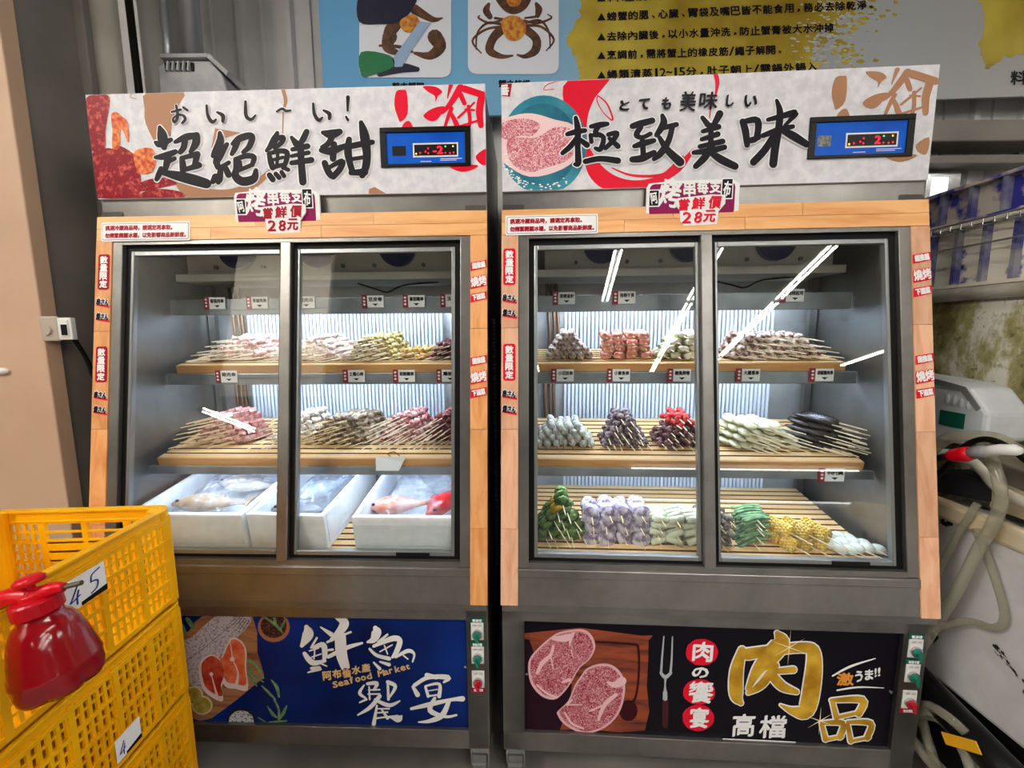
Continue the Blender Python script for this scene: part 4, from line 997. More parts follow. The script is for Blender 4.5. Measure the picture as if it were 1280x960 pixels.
f = Flat(on_base(5), FX['MEAT_TITLE']); f.type('激', 932, 250, 1014, 312, nibs(3.0)); f.build('lettering', ORANGEINK, BP1)
GOLDT = ('442,132,40 414,240,66 412,360,66 436,404,24; 622,44,24 642,92,86 580,170,92 520,236,56 474,330,24; 470,152,60 600,132,52 770,118,54 812,156,72 804,300,88 772,440,82 704,444,40 640,414,8; 592,242,26 706,232,34; 602,268,48 650,318,48 722,346,26; 612,212,40 544,306,44 474,352,20;'
 '906,392,22 928,478,28; 902,390,20 1062,388,36 1042,458,34; 922,480,18 1056,450,18; 852,512,20 872,590,28; 850,507,18 960,508,30 946,578,30; 872,592,18 958,576,16; 986,512,20 1002,600,26; 986,502,18 1104,508,30 1086,582,30; 1002,600,16 1098,580,16')
f = Flat(on_base(4), FX['MEAT_TITLE']).strokes(GOLDT, 13); f.build('lettering_outline', CAPWHITE, BP1)
f = Flat(on_base(6), FX['MEAT_TITLE']).strokes(GOLDT, 0); f.build('lettering', GOLDINK, BP1)
f = Flat(on_base(7), FX['MEAT_TITLE'])
for cx, cy, r_ in ((684, 116, 90), (842, 494, 70)):
    for a in (20, 95, 150, 200, 275, 330): f.stroke([(cx, cy, 5), (cx + r_*math.cos(R(a)), cy + r_*math.sin(R(a)), 0.5)])
f.build('printed_sparkle', M('sparkle ink', (250, 240, 200), 0.4), BP1)
for pan, (x, z) in ((BP0, (0.528, 0.40)), (BP1, (-0.528, 0.38)), (BP1, (0.526, 0.37))):
    MB().cyl((x, BASE_Y, z), (x, BASE_Y - 0.004, z), 0.004, 10).build('screw', CHROME, pan)
# ------------------------------------------------------------------ goods inside the refrigerators
# tray: (front depth, back depth, front height, rise per metre of depth)
TRAY = {1: (0.268, 0.478, 1.287, 0.20), 2: (0.158, 0.465, 0.992, 0.23), 3: (0.052, 0.475, 0.728, 0.14)}
def tray_top(shelf, y):
    a, b_, z, k_ = TRAY[shelf]
    return z + 0.022 + (y - a)*k_
PLACE = {0: 'left refrigerator', 1: 'right refrigerator'}
LEVEL = {1: 'upper', 2: 'middle', 3: 'bottom'}
slat_cache = {}
for c in (0, 1):
    for shelf, (y0, y1, z0, k_) in TRAY.items():
        ang = math.atan(k_)
        m = CAB[c] @ Matrix.Translation((0, y0, z0)) @ Matrix.Rotation(ang, 4, 'X')
        T = empty('slatted_tray', m, 'pale wooden slatted tray on the %s shelf of the %s' % (LEVEL[shelf], PLACE[c]), 'tray', 'slatted trays')
        depth = (y1 - y0)/math.cos(ang)
        n = max(5, int(round(depth/0.031)))
        pitch = depth/n
        key = shelf
        if key not in slat_cache:
            slat_cache[key] = (faced(MB().box(-0.498, 0.498, 0.0, pitch - 0.008, 0.008, 0.021), 'slat', SLAT, SLATSHADE),
                               MB().box(-0.498, 0.498, -0.006, 0.0, -0.006, 0.0205).mesh('front_board', SLATEDGE),
                               MB().box(-0.012, 0.012, 0.0, depth, 0.0, 0.012).mesh('bearer', SLATEDGE))
        a, b_, d = slat_cache[key]
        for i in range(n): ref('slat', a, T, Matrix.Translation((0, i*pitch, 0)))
        ref('front_board', b_, T)
        for x in (-0.45, 0.0, 0.45): ref('bearer', d, T, Matrix.Translation((x, 0, 0)))

STICK = M('bamboo stick', (226, 196, 146), 0.5)
STICKW = M('pale bamboo stick', (236, 220, 190), 0.5)
STICKD = M('wet dark stick', (96, 76, 58), 0.4)
def food(name, a, b_, scale=45, rough=0.24, rnd=0.12, lo=0.38, hi=0.62):
    return M(name, a, rough, col2=b_, scale=scale*1.3, detail=5, rnd=rnd*1.4, lo=lo + 0.03, hi=hi - 0.03, bump=0.45)

def skewer_meshes(kind, mat, stick, length, front, variants=3):
    """stick along y; the handle points to -y, the food sits from 0 to +length"""
    out = []
    for v in range(variants):
        rs = random.Random(kind + str(v)); random.seed(kind + str(v))
        fd = MB(); u = rs.uniform
        sm = True
        if kind == 'balls':
            n = 4
            for i in range(n): fd.blob((u(-.002, .002), length*(i + 0.5)/n, u(-.001, .002)), 0.0135, length/n*0.56, 0.0125, 8, 6, 0.07)
        elif kind == 'mochi':
            n = 3
            for i in range(n): fd.blob((0, length*(i + 0.5)/n, 0), 0.0165, length/n*0.60, 0.0145, 10, 6, 0.03)
        elif kind == 'rolls':
            n = 3
            for i in range(n):
                y = length*(i + 0.5)/n
                fd.blob((u(-.002, .002), y, 0), 0.020, length/n*0.5, 0.0125, 10, 6, 0.05, Matrix.Rotation(u(-.3, .3), 4, 'Z'), 0.7)
        elif kind == 'cubes':
            n = 4; sm = False
            for i in range(n):
                fd.mbox(Matrix.Translation((u(-.002, .002), length*(i + 0.5)/n, 0)) @ Matrix.Rotation(u(-.4, .4), 4, 'Y') @ Matrix.Rotation(u(-.25, .25), 4, 'Z'), 0.022, length/n*0.86, 0.020)
        elif kind == 'strips':
            pts = [(0.008*math.sin(i*1.9 + v), length*i/7, 0.004*math.cos(i*2.2)) for i in range(8)]
            fd.tube(crom(pts, 3), [0.006 + 0.006*math.sin(math.pi*min(1, max(0.08, i/21))) for i in range(22)], 7)
            fd.tube(crom([(p[0]*-1.1 + 0.004, p[1], p[2] + 0.006) for p in pts], 3), [0.004 + 0.005*math.sin(math.pi*min(1, max(0.08, i/21))) for i in range(22)], 6)
        elif kind == 'lumps':
            n = 5
            for i in range(n): fd.blob((u(-.006, .006), length*(i + 0.5)/n, u(-.003, .004)), 0.013 + u(-.003, .003), length/n*0.6, 0.011, 7, 5, 0.16)
        elif kind == 'slices':
            n = 3
            for i in range(n): fd.blob((u(-.004, .004), length*(i + 0.5)/n, 0.003*i), 0.026, length/n*0.72, 0.0085, 10, 6, 0.05, Matrix.Rotation(0.25, 4, 'X'))
        elif kind == 'slab':
            pts = [(-0.019, 0, 0), (-0.021, length*0.5, 0.003), (-0.015, length, 0), (0.015, length, 0), (0.021, length*0.5, 0.003), (0.019, 0, 0)]
            fd.blob((0, length*0.5, 0), 0.021, length*0.52, 0.0085, 10, 6, 0.06, None, 0.75)
        elif kind == 'pepper':
            for i in range(4):
                y = length*(i + 0.4)/4
                fd.blob((u(-.008, .008), y, u(0, .006)), 0.024, 0.0075, 0.020, 8, 6, 0.12, Matrix.Rotation(u(-.5, .5), 4, 'X') @ Matrix.Rotation(u(-.5, .5), 4, 'Z'))
        elif kind == 'onion':
            for i in range(4):
                y = length*(i + 0.5)/4
                fd.blob((u(-.004, .004), y, 0.002), 0.030, 0.0065, 0.027, 10, 6, 0.05, Matrix.Rotation(-0.55 + u(-.15, .15), 4, 'X') @ Matrix.Rotation(u(-.3, .3), 4, 'Z'))
        elif kind == 'leek':
            for i in range(4): fd.cyl((-0.026 + u(-.004, .004), length*(i + 0.5)/4, u(-.002, .004)), (0.026 + u(-.004, .004), length*(i + 0.5)/4 + u(-.004, .004), u(-.002, .004)), length/8.4, 9)
        elif kind == 'beans':
            for i in range(7): fd.tube(crom([(-0.040 + u(-.006, .006), length*(i + 0.5)/7, u(-.003, .004)), (0, length*(i + 0.5)/7 + u(-.004, .004), 0.004 + u(0, .004)), (0.040 + u(-.006, .006), length*(i + 0.5)/7, u(-.003, .003))], 3), 0.0048, 6)
        elif kind == 'corn':
            n = 2; 
            for i in range(n):
                yc = length*(i + 0.5)/n
                for a in range(12):
                    for r_ in range(4):
                        t = 2*math.pi*a/12 + 0.26*(r_ % 2)
                        fd.blob((0.0175*math.cos(t), yc + (r_ - 1.5)*length/n/4.5, 0.0175*math.sin(t)), 0.0055, length/n/8, 0.0055, 5, 4)
                fd.cyl((0, yc - length/n*0.42, 0), (0, yc + length/n*0.42, 0), 0.0165, 12)
        st = MB().cyl((0, -front, 0), (0, length*0.98, 0), 0.0017, 6, 0.0014)
        out.append((st.mesh('stick', stick), fd.mesh('food', mat, sm)))
    random.seed(11)
    return out

def pile(c, shelf, kind, mat, stick, part, xa, xb, yc, head, base, layers, length, front, dz, label, group, taper=1, tops=None, pitch_up=0.0, single=True):
    """a heap of skewers: layers of parallel sticks; head turns the handles (0 = to the front, + = to the right)"""
    vs = skewer_meshes(kind, mat, stick, length, front)
    rs = random.Random(label)
    a, b_, z, k_ = TRAY[shelf]
    tilt = math.atan(k_)
    step = (xb - xa)/base
    for l in range(layers):
        n = base - l*taper
        if n < 1: break
        for i in range(n):
            x = xa + step*(i + 0.5 + 0.5*l*taper) + rs.uniform(-.12, .12)*step
            y = yc + rs.uniform(-.008, .008) + 0.004*l
            h = head + rs.uniform(-7, 7)
            d = 0.5*length*math.cos(R(h))
            m = (CAB[c] @ Matrix.Translation((x - 0.5*length*math.sin(R(-h))*-1*0, y, tray_top(shelf, y) + 0.012 + l*dz + rs.uniform(0, .003)))
                 @ Matrix.Rotation(tilt + pitch_up, 4, 'X') @ Matrix.Rotation(R(h), 4, 'Z') @ Matrix.Rotation(rs.uniform(-.4, .4), 4, 'Y') @ Matrix.Translation((0, -length/2, 0)))
            st, fd = vs[rs.randrange(len(vs))]
            mm = tops if (tops is not None and l >= layers - 2 and (kind != 'pepper' or rs.random() < 0.45)) else None
            E = empty(part.replace('meat', group.split(' skewers')[0].replace(' ', '_').replace('_meat', '') + '_meat') + '_skewer', m, label, 'skewer', group)
            ref('stick', st, E)
            ref(part, fd if mm is None else mm[rs.randrange(len(mm))][1], E)

# ---- right refrigerator, upper shelf
pile(1, 1, 'balls', food('baby cuttlefish', (142, 104, 92), (228, 216, 206), 60), STICKD, 'cuttlefish', -0.466, -0.308, 0.335, 0, 6, 5, 0.075, 0.045, 0.017,
     'baby cuttlefish skewer, brown and white, in the leftmost upper pile of right refrigerator', 'baby cuttlefish skewers')
pile(1, 1, 'rolls', food('pink octopus', (196, 108, 92), (232, 176, 152), 40), STICK, 'octopus', -0.275, -0.105, 0.335, 0, 4, 4, 0.075, 0.018, 0.021,
     'pinkish small octopus skewer in the second upper pile of right refrigerator', 'small octopus skewers', taper=0)
pile(1, 1, 'rolls', food('pale rolls with green', (224, 214, 190), (150, 160, 96), 34, lo=0.5, hi=0.66), STICKW, 'roll', -0.09, 0.115, 0.335, 8, 5, 4, 0.08, 0.03, 0.021,
     'pale stuffed roll skewer with green filling beside the middle post of right refrigerator', 'stuffed roll skewers')
pile(1, 1, 'rolls', food('bacon rolls', (122, 72, 64), (226, 208, 192), 60), STICKW, 'bacon_roll', 0.135, 0.43, 0.33, 40, 9, 4, 0.085, 0.062, 0.019,
     'bacon scallion roll skewer in the wide pile at upper right of right refrigerator', 'bacon roll skewers', tops=None)
pile(1, 1, 'rolls', food('scallion greens', (90, 132, 60), (216, 224, 190), 34), STICKW, 'scallion_roll', 0.14, 0.25, 0.35, 40, 3, 1, 0.05, 0.05, 0.019,
     'green scallion roll skewer at the left edge of the bacon roll pile', 'green scallion rolls')
# ---- right refrigerator, middle shelf
pile(1, 2, 'balls', food('grey white balls', (190, 192, 186), (236, 236, 230), 40), STICKD, 'ball', -0.505, -0.305, 0.255, 0, 7, 4, 0.085, 0.03, 0.017,
     'greyish white fish ball skewer in the leftmost middle pile of right refrigerator', 'white ball skewers')
pile(1, 2, 'lumps', food('purple gizzards', (66, 46, 56), (150, 128, 134), 46), STICKW, 'gizzard', -0.288, -0.128, 0.255, 4, 6, 5, 0.085, 0.04, 0.019,
     'dark purple gizzard skewer in the second middle pile of right refrigerator', 'gizzard skewers')
hearts_red = skewer_meshes('lumps', food('bright red heart', (196, 18, 30), (232, 90, 84), 34), STICKW, 0.085, 0.03)
pile(1, 2, 'lumps', food('dark red heart', (66, 34, 42), (142, 96, 102), 40), STICKW, 'heart', -0.105, 0.065, 0.255, 6, 6, 5, 0.085, 0.03, 0.02,
     'dark and bright red meat skewer in the third middle pile of right refrigerator', 'red meat skewers', tops=hearts_red)
pile(1, 2, 'slices', food('pale green slices', (188, 184, 148), (214, 210, 182), 30), STICKW, 'slice', 0.10, 0.335, 0.25, 42, 6, 4, 0.10, 0.07, 0.019,
     'pale sage flat slice skewer in the fourth middle pile of right refrigerator', 'pale slice skewers')
pile(1, 2, 'slab', food('black slabs', (34, 30, 32), (66, 58, 58), 30), STICKW, 'slab', 0.345, 0.49, 0.25, 42, 6, 5, 0.11, 0.07, 0.018,
     'blackish slab skewer with pale sticks at the right end of the middle shelf', 'black slab skewers')
# ---- right refrigerator, bottom shelf
pep_y = skewer_meshes('pepper', food('yellow pepper', (226, 176, 30), (236, 200, 70), 20), STICKW, 0.09, 0.03)
pile(1, 3, 'pepper', food('green pepper', (44, 82, 34), (112, 142, 66), 34), STICKW, 'pepper', -0.50, -0.345, 0.15, 12, 5, 5, 0.095, 0.05, 0.024,
     'green pepper skewer, some topped with yellow, at the left end of the bottom shelf', 'pepper skewers', tops=pep_y)
pile(1, 3, 'onion', food('purple taro', (112, 92, 118), (206, 196, 206), 34), STICK, 'taro_slice', -0.345, -0.155, 0.14, 0, 4, 3, 0.085, 0.035, 0.034,
     'mauve sliced skewer in the second bottom pile of right refrigerator', 'mauve slice skewers', taper=0)
pile(1, 3, 'leek', food('white leek', (206, 208, 176), (228, 228, 208), 40), STICK, 'leek', -0.15, 0.005, 0.13, 4, 3, 4, 0.085, 0.03, 0.022,
     'whitish leek skewer in the third bottom pile of right refrigerator', 'leek skewers', taper=0)
pile(1, 3, 'lumps', food('grey mushroom', (92, 84, 76), (150, 140, 126), 34), STICK, 'mushroom', 0.0, 0.10, 0.13, 10, 3, 4, 0.085, 0.03, 0.022,
     'grey mushroom skewer behind the middle post of right refrigerator', 'mushroom skewers', taper=0)
pile(1, 3, 'beans', food('green beans', (66, 112, 70), (120, 156, 112), 30), STICKW, 'bean_bundle', 0.13, 0.21, 0.14, 6, 1, 5, 0.085, 0.03, 0.016,
     'green bean skewer in the pile between mushrooms and corn', 'green bean skewers', taper=0)
pile(1, 3, 'corn', food('baby corn', (226, 182, 54), (236, 208, 120), 30), STICKW, 'corn', 0.225, 0.375, 0.12, 24, 3, 2, 0.085, 0.06, 0.036,
     'yellow corn skewer in the pile right of the green beans', 'corn skewers', taper=0)
pile(1, 3, 'mochi', food('white rice cake', (214, 220, 212), (232, 236, 230), 20, 0.25, 0.05), STICKW, 'rice_cake', 0.36, 0.50, 0.11, 38, 5, 1, 0.105, 0.05, 0.02,
     'white round rice cake skewer at the right end of the bottom shelf', 'rice cake skewers', taper=0)
# ---- left refrigerator, upper shelf
pile(0, 1, 'strips', food('pale pink chicken', (214, 156, 148), (238, 208, 200), 50), STICKW, 'meat', -0.40, -0.16, 0.345, -50, 11, 5, 0.10, 0.065, 0.014,
     'pale pink meat skewer in the leftmost upper pile of left refrigerator', 'pale pink meat skewers', taper=2)
pile(0, 1, 'strips', food('white chicken', (216, 184, 176), (240, 222, 214), 50), STICKW, 'meat', -0.145, 0.115, 0.345, -45, 10, 5, 0.10, 0.07, 0.014,
     'whitish meat skewer in the second upper pile of left refrigerator', 'whitish meat skewers', taper=2)
pile(0, 1, 'lumps', food('yellow green meat', (150, 126, 66), (220, 204, 138), 40), STICKW, 'meat', 0.105, 0.285, 0.345, -35, 8, 5, 0.09, 0.06, 0.015,
     'yellowish olive meat skewer in the third upper pile of left refrigerator', 'olive meat skewers')
pile(0, 1, 'lumps', food('golden meat', (206, 152, 70), (232, 200, 122), 40), STICKW, 'meat', 0.285, 0.395, 0.345, -35, 4, 2, 0.085, 0.05, 0.015,
     'golden meat skewer in the small fourth upper pile of left refrigerator', 'golden meat skewers')
pile(0, 1, 'lumps', food('maroon heart', (84, 24, 30), (140, 52, 56), 40), STICKW, 'meat', 0.395, 0.50, 0.345, -30, 5, 3, 0.085, 0.05, 0.017,
     'maroon heart skewer at the right end of the upper shelf', 'maroon heart skewers')
# ---- left refrigerator, middle shelf
pile(0, 2, 'cubes', food('pink cubes', (178, 112, 112), (222, 178, 172), 34), STICK, 'meat', -0.415, -0.225, 0.27, -50, 7, 5, 0.095, 0.075, 0.019,
     'pink cubed meat skewer with pale sticks at left on the middle shelf', 'pink cube skewers')
pile(0, 2, 'lumps', food('white fish meat', (206, 192, 176), (240, 234, 226), 50), STICKW, 'meat', -0.15, 0.03, 0.28, -35, 7, 5, 0.09, 0.085, 0.018,
     'whitish skewer in the second middle pile of left refrigerator', 'whitish middle skewers')
pile(0, 2, 'strips', food('grey brown skin', (106, 88, 72), (190, 172, 150), 34), STICK, 'meat', 0.01, 0.215, 0.27, -48, 9, 5, 0.105, 0.06, 0.017,
     'grey brown skewer in the third middle pile of left refrigerator', 'grey brown skewers', taper=1)
pile(0, 2, 'lumps', food('pink gizzard', (168, 92, 98), (222, 178, 176), 40), STICKW, 'meat', 0.225, 0.385, 0.28, -32, 7, 5, 0.09, 0.085, 0.018,
     'pink gizzard skewer in the fourth middle pile of left refrigerator', 'pink gizzard skewers')
pile(0, 2, 'lumps', food('deep red liver', (96, 26, 34), (150, 70, 76), 40), STICKW, 'meat', 0.37, 0.505, 0.28, -30, 6, 5, 0.09, 0.085, 0.018,
     'deep red liver skewer at the right end of the middle shelf', 'deep red skewers')

# ---- shelf price tags
TAGRED = M('tag red', (150, 22, 44), 0.45)
def price_tag(c, x, y, z, text, label, w=0.074, side=-1):
    t = empty('price_tag', CAB[c] @ Matrix.Translation((x, y, z)), label, 'price tag', 'shelf price tags')
    MB().box(-w/2 + 0.018, w/2, -0.003, 0.0, -0.019, 0.021).build('card', CAPWHITE, t)
    MB().box(-w/2, -w/2 + 0.016, -0.004, 0.0, -0.021, 0.023).build('red_flag', TAGRED, t)
    f_ = Flat(lambda u, v: (u, -0.0036, v))
    f_.type(text, -w/2 + 0.023, 0.002, w/2 - 0.004, 0.015, nibs(0.0006), up=1)
    f_.poly([(-0.001, -0.006), (0.019, -0.006), (0.009, -0.014)])
    f_.build('lettering', INK, t)
    f_ = Flat(lambda u, v: (u, -0.0046, v))
    for k in range(3): f_.ellipse(-w/2 + 0.008, 0.013 - 0.011*k, 0.0042, 0.0036, 8)
    f_.build('flag_print', CAPWHITE, t)
for i, (x, s) in enumerate(((-0.412, '小花枝串'), (-0.228, '小章魚串'), (-0.032, '鮑魚卵卷'), (0.186, '大腸蔥串'), (0.415, '胡椒豬肉串'))):
    price_tag(1, x, 0.247, 1.268, s, 'white price tag with red flag, %s from left on right refrigerator upper shelf' % ('first', 'second', 'third', 'fourth', 'fifth')[i])
for i, (x, s) in enumerate(((-0.406, '培根金針'), (-0.206, '培根干貝'), (0.335, '培根起司'))):
    price_tag(1, x, 0.297, 1.524, s, 'white price tag with red flag, %s from left on right refrigerator top rail' % ('first', 'second', 'third')[i])
for i, (x, s) in enumerate(((-0.311, '雞肉串'), (0.132, '土雞心串'), (0.304, '松阪豬串'), (0.452, '雞胗串'))):
    price_tag(0, x, 0.247, 1.268, s, 'white price tag with red flag, %s from left on left refrigerator upper shelf' % ('first', 'second', 'third', 'fourth')[i])
for i, (x, s) in enumerate(((-0.366, '香菇肉串'), (-0.215, '青椒肉串'), (-0.05, '蔥肉串'), (0.191, '豆皮卷'), (0.333, '番茄豬串'), (0.462, '玉米筍'))):
    price_tag(0, x, 0.297, 1.520, s, 'white price tag with red flag, %s from left on left refrigerator top rail' % ('first', 'second', 'third', 'fourth', 'fifth', 'sixth')[i])
price_tag(1, 0.40, 0.143, 0.972, '特價', 'blurred white price tag under the black slab skewers')
t = empty('blank_card', CAB[0] @ Matrix.Translation((0.275, 0.148, 1.0)), 'blank white card hanging on the middle shelf of left refrigerator', 'card')
MB().add([(-0.045, -0.004, -0.028), (0.03, -0.004, -0.028), (0.045, -0.002, 0.0), (0.055, -0.004, 0.018), (-0.04, -0.004, 0.018), (-0.045, -0.002, 0.018), (0.055, -0.002, 0.018), (0.03, -0.002, -0.028), (-0.045, -0.002, -0.028)],
         [(0, 1, 2, 3, 4), (8, 7, 6, 5)]).build('card_sheet', CAPWHITE, t)
MB().tube(crom([(0.005, -0.003, 0.018), (-0.002, -0.006, 0.03), (0.02, -0.005, 0.034), (0.035, -0.003, 0.02)]), 0.0012, 5).build('wire_clip', BLACKPL, t)

# ---- foam boxes of bagged fish on the left bottom tray
def foam_box(x0, x1, yr, rz, label, fishes, bag_h):
    xm = (x0 + x1)/2; w_ = x1 - x0; dp = 0.40; h = 0.118
    tilt = math.atan(TRAY[3][3])
    m = CAB[0] @ Matrix.Translation((xm, yr, tray_top(3, yr) + 0.001)) @ Matrix.Rotation(tilt, 4, 'X') @ Matrix.Rotation(R(rz), 4, 'Z')
    B = empty('foam_box', m, label, 'box', 'open foam boxes')
    e = 0.016
    MB().box(-w_/2, w_/2, 0, dp, 0, 0.015).build('bottom', FOAM, B)
    def wall(a, b_, c_, d): return MB().box(a, b_, c_, d, 0.0152, h)
    wall(-w_/2, w_/2, 0, e).build('wall', FOAM, B, bevel=0.003); wall(-w_/2, w_/2, dp - e, dp).build('wall', FOAM, B, bevel=0.003)
    wall(-w_/2, -w_/2 + e, e, dp - e).build('wall', FOAM, B, bevel=0.003); wall(w_/2 - e, w_/2, e, dp - e).build('wall', FOAM, B, bevel=0.003)
    rs = random.Random(label)
    for i, (fxp, fyp, ln, col, col2, yaw, nm) in enumerate(fishes):
        fm = m @ Matrix.Translation((fxp, fyp, 0.075)) @ Matrix.Rotation(R(yaw), 4, 'Z')
        q = MB()
        n = 12; rad = [0.012, 0.02, 0.034, 0.042, 0.045, 0.043, 0.038, 0.03, 0.022, 0.014, 0.010, 0.012]
        q.tube([(ln*(i_/(n-1) - 0.5), 0, 0.004*math.sin(i_*0.5)) for i_ in range(n)], rad, 10)
        q.v = [(a, b_*0.9, c_*0.62) for a, b_, c_ in q.v]
        Ff = empty('fish', fm, nm, 'fish')
        mt = M('fish skin ' + nm[:12], col, 0.3, col2=col2, scale=26)
        q.build('body', mt, Ff, smooth=True)
        MB().slab([(ln*0.48, 0.0), (ln*0.60, 0.04), (ln*0.57, 0.0), (ln*0.60, -0.04)], -0.004, 0.004).build('tail', mt, Ff)
        MB().slab([(-ln*0.10, 0.036), (ln*0.12, 0.034), (ln*0.08, 0.055), (-ln*0.02, 0.058)], -0.003, 0.003).build('fin', mt, Ff)
        MB().blob((-ln*0.40, -0.012, 0.018), 0.006, 0.006, 0.004).build('eye', BLACKPL, Ff)
    # crumpled bag over the fish
    g = MB(); nu, nv = 22, 22
    hh = [[0]*(nv+1) for _ in range(nu+1)]
    for i in range(nu+1):
        for j in range(nv+1):
            a, b_ = i/nu, j/nv
            edge = min(1, 6*a, 6*(1-a), 6*b_, 6*(1-b_))
            zz = 0.045 + edge*(bag_h*(math.sin(math.pi*a)**0.5)*(0.55 + 0.45*math.sin(math.pi*b_)) + 0.010*math.sin(11*a + 7*b_) + rs.uniform(-.011, .011))
            g.v.append((-w_/2 + e + 0.004 + (w_ - 2*e - 0.008)*a, e + 0.004 + (dp - 2*e - 0.008)*b_, zz))
    for i in range(nu):
        for j in range(nv):
            k0 = i*(nv+1) + j; g.f.append((k0, k0 + nv + 1, k0 + nv + 2, k0 + 1))
    bgo = empty('plastic_bag', m, 'crumpled clear plastic bag over the fish in the %s foam box' % label.split()[-3 if 'middle' not in label else -3], 'bag')
    g.build('film', BAG, bgo)
foam_box(-0.512, -0.150, 0.052, 0, 'white foam box with pale brown bagged catch, left of three', [(-0.03, 0.14, 0.24, (150, 120, 96), (190, 166, 142), 4, 'pale brown fish bagged in the left foam box'), (0.02, 0.27, 0.24, (176, 160, 150), (206, 196, 190), -6, 'greyish fish at the back of the left foam box')], 0.075)
foam_box(-0.140, 0.105, 0.054, -2, 'white foam box with grey bagged fish, middle of three', [(-0.01, 0.10, 0.19, (84, 88, 96), (156, 164, 172), 2, 'dark grey fish at the front of the middle foam box'), (0.0, 0.25, 0.19, (150, 160, 172), (196, 204, 212), 60, 'silver grey fish at the back of the middle foam box')], 0.070)
foam_box(0.192, 0.512, 0.046, 0, 'white foam box with red and pink bagged fish, right of three', [(-0.06, 0.14, 0.20, (214, 108, 86), (236, 196, 182), 12, 'pink salmon coloured fish in the right foam box'), (0.09, 0.17, 0.22, (176, 22, 30), (208, 60, 54), 70, 'bright red fish at the right end of the right foam box')], 0.080)
# ------------------------------------------------------------------ yellow crates and the red sprayer, front left
CW, CL, CH = 0.42, 0.60, 0.262          # width, length, height of one crate
def crate_wall(length, cells, hole=False):
    """wall in the x-z plane, x from 0 to length, outside at -y"""
    m = MB()
    t = 0.0035
    rows = 8
    zb, zt = 0.012, CH - 0.034
    dz = (zt - zb)/rows
    dx = length/cells
    for r_ in range(rows + 1):
        main = (r_ % 2 == 0)
        h = 0.0085 if main else 0.0055
        m.box(0, length, -0.009 if main else -t, 0.001, zb + r_*dz - h/2, zb + r_*dz + h/2)
    for c_ in range(cells + 1):
        w_ = 0.013
        m.box(max(0, c_*dx - w_/2), min(length, c_*dx + w_/2), -0.0088, 0.0012, 0.004, CH - 0.02)
        if c_ < cells:
            nb_ = 5
            for k_ in range(nb_ + 1):
                xx = c_*dx + w_/2 + (dx - w_)*k_/nb_
                if hole and abs(c_ + 0.5 - cells/2) < 0.9:
                    m.box(xx - 0.0036, xx + 0.0036, -0.005, 0.0006, 0.006, zb + 6*dz)
                else: m.box(xx - 0.0036, xx + 0.0036, -0.005, 0.0006, 0.006, CH - 0.03)
    if hole: m.box(dx*(cells/2 - 0.9), dx*(cells/2 + 0.9), -t, 0.001, zb + 4*dz, zb + 6*dz)
    m.box(0, length, -0.004, 0.001, 0, 0.012)
    m.box(0, length, -t*0.95, 0.0008, CH - 0.036, CH)
    return m
longw = crate_wall(CL, 6).mesh('long_wall', YELLOW); shortw = crate_wall(CW, 4, True).mesh('end_wall', YELLOW)
rim = MB()
def ring(z0, z1, out, inn, r_):
    def outline(o, rr):
        pts = []
        for cx, cy, a in ((CW + o - rr, CL + o - rr, 0), (-o + rr, CL + o - rr, 90), (-o + rr, -o + rr, 180), (CW + o - rr, -o + rr, 270)):
            pts += [(cx + rr*math.cos(R(a + b_)), cy + rr*math.sin(R(a + b_))) for b_ in (0, 22, 45, 68, 90)]
        return pts
    A = outline(out, r_); B = outline(inn, max(0.004, r_ - (out - inn))); n = len(A)
    vs = [(x, y, z) for z in (z0, z1) for P_ in (A, B) for x, y in P_]
    fs = []
    for i in range(n):
        j = (i + 1) % n
        fs += [(i, j, n + j, n + i), (2*n + i, 3*n + i, 3*n + j, 2*n + j), (i, 2*n + i, 2*n + j, j), (n + i, n + j, 3*n + j, 3*n + i)]
    rim.add(vs, fs)
ring(CH - 0.007, CH, 0.013, -0.006, 0.034)
ring(CH - 0.034, CH - 0.028, 0.010, -0.003, 0.030)
ring(0.0, 0.008, 0.004, -0.006, 0.024)
rimm = rim.mesh('rim', YELLOW)
cor = [MB().cyl((x, y, 0.0), (x, y, CH - 0.002), 0.021, 16).mesh('corner_post', YELLOW) for x, y in ((0.012, 0.012), (CW - 0.012, 0.012), (0.012, CL - 0.012), (CW - 0.012, CL - 0.012))]
flo = MB().box(0.004, CW - 0.004, 0.004, CL - 0.004, 0, 0.004).mesh('crate_floor', YELLOW)
CROT = R(3.0)
def crate(z, label, scale=1.0):
    # crate corner far right of the stack
    m = Matrix.Translation((-0.918, 1.052, z)) @ Matrix.Rotation(CROT, 4, 'Z') @ Matrix.Translation((-CW, -CL, 0)) @ Matrix.Diagonal((1, 1, scale, 1))
    K = empty('plastic_crate', m, label, 'crate', 'stacked yellow crates')
    ref('end_wall', shortw, K)
    ref('end_wall', shortw, K, Matrix.Translation((CW, CL, 0)) @ Matrix.Rotation(math.pi, 4, 'Z'))
    ref('long_wall', longw, K, Matrix.Translation((CW, 0, 0)) @ Matrix.Rotation(math.pi/2, 4, 'Z'))
    ref('long_wall', longw, K, Matrix.Translation((0, CL, 0)) @ Matrix.Rotation(-math.pi/2, 4, 'Z'))
    o = ref('rim', rimm, K); bv = o.modifiers.new('bevel', 'BEVEL'); bv.width = 0.0015; bv.segments = 2
    ref('crate_floor', flo, K)
    for q in cor: ref('corner_post', q, K)
    return K, m
PITCH = 0.268
K1c, M1 = crate(0.962 - CH, 'top yellow plastic crate of the stack, open, with a handwritten 45 card')
K2c, M2 = crate(0.962 - CH - PITCH, 'second yellow plastic crate from the top of the stack')
K3c, M3 = crate(0.962 - CH - 2*PITCH, 'third yellow plastic crate from the top of the stack')
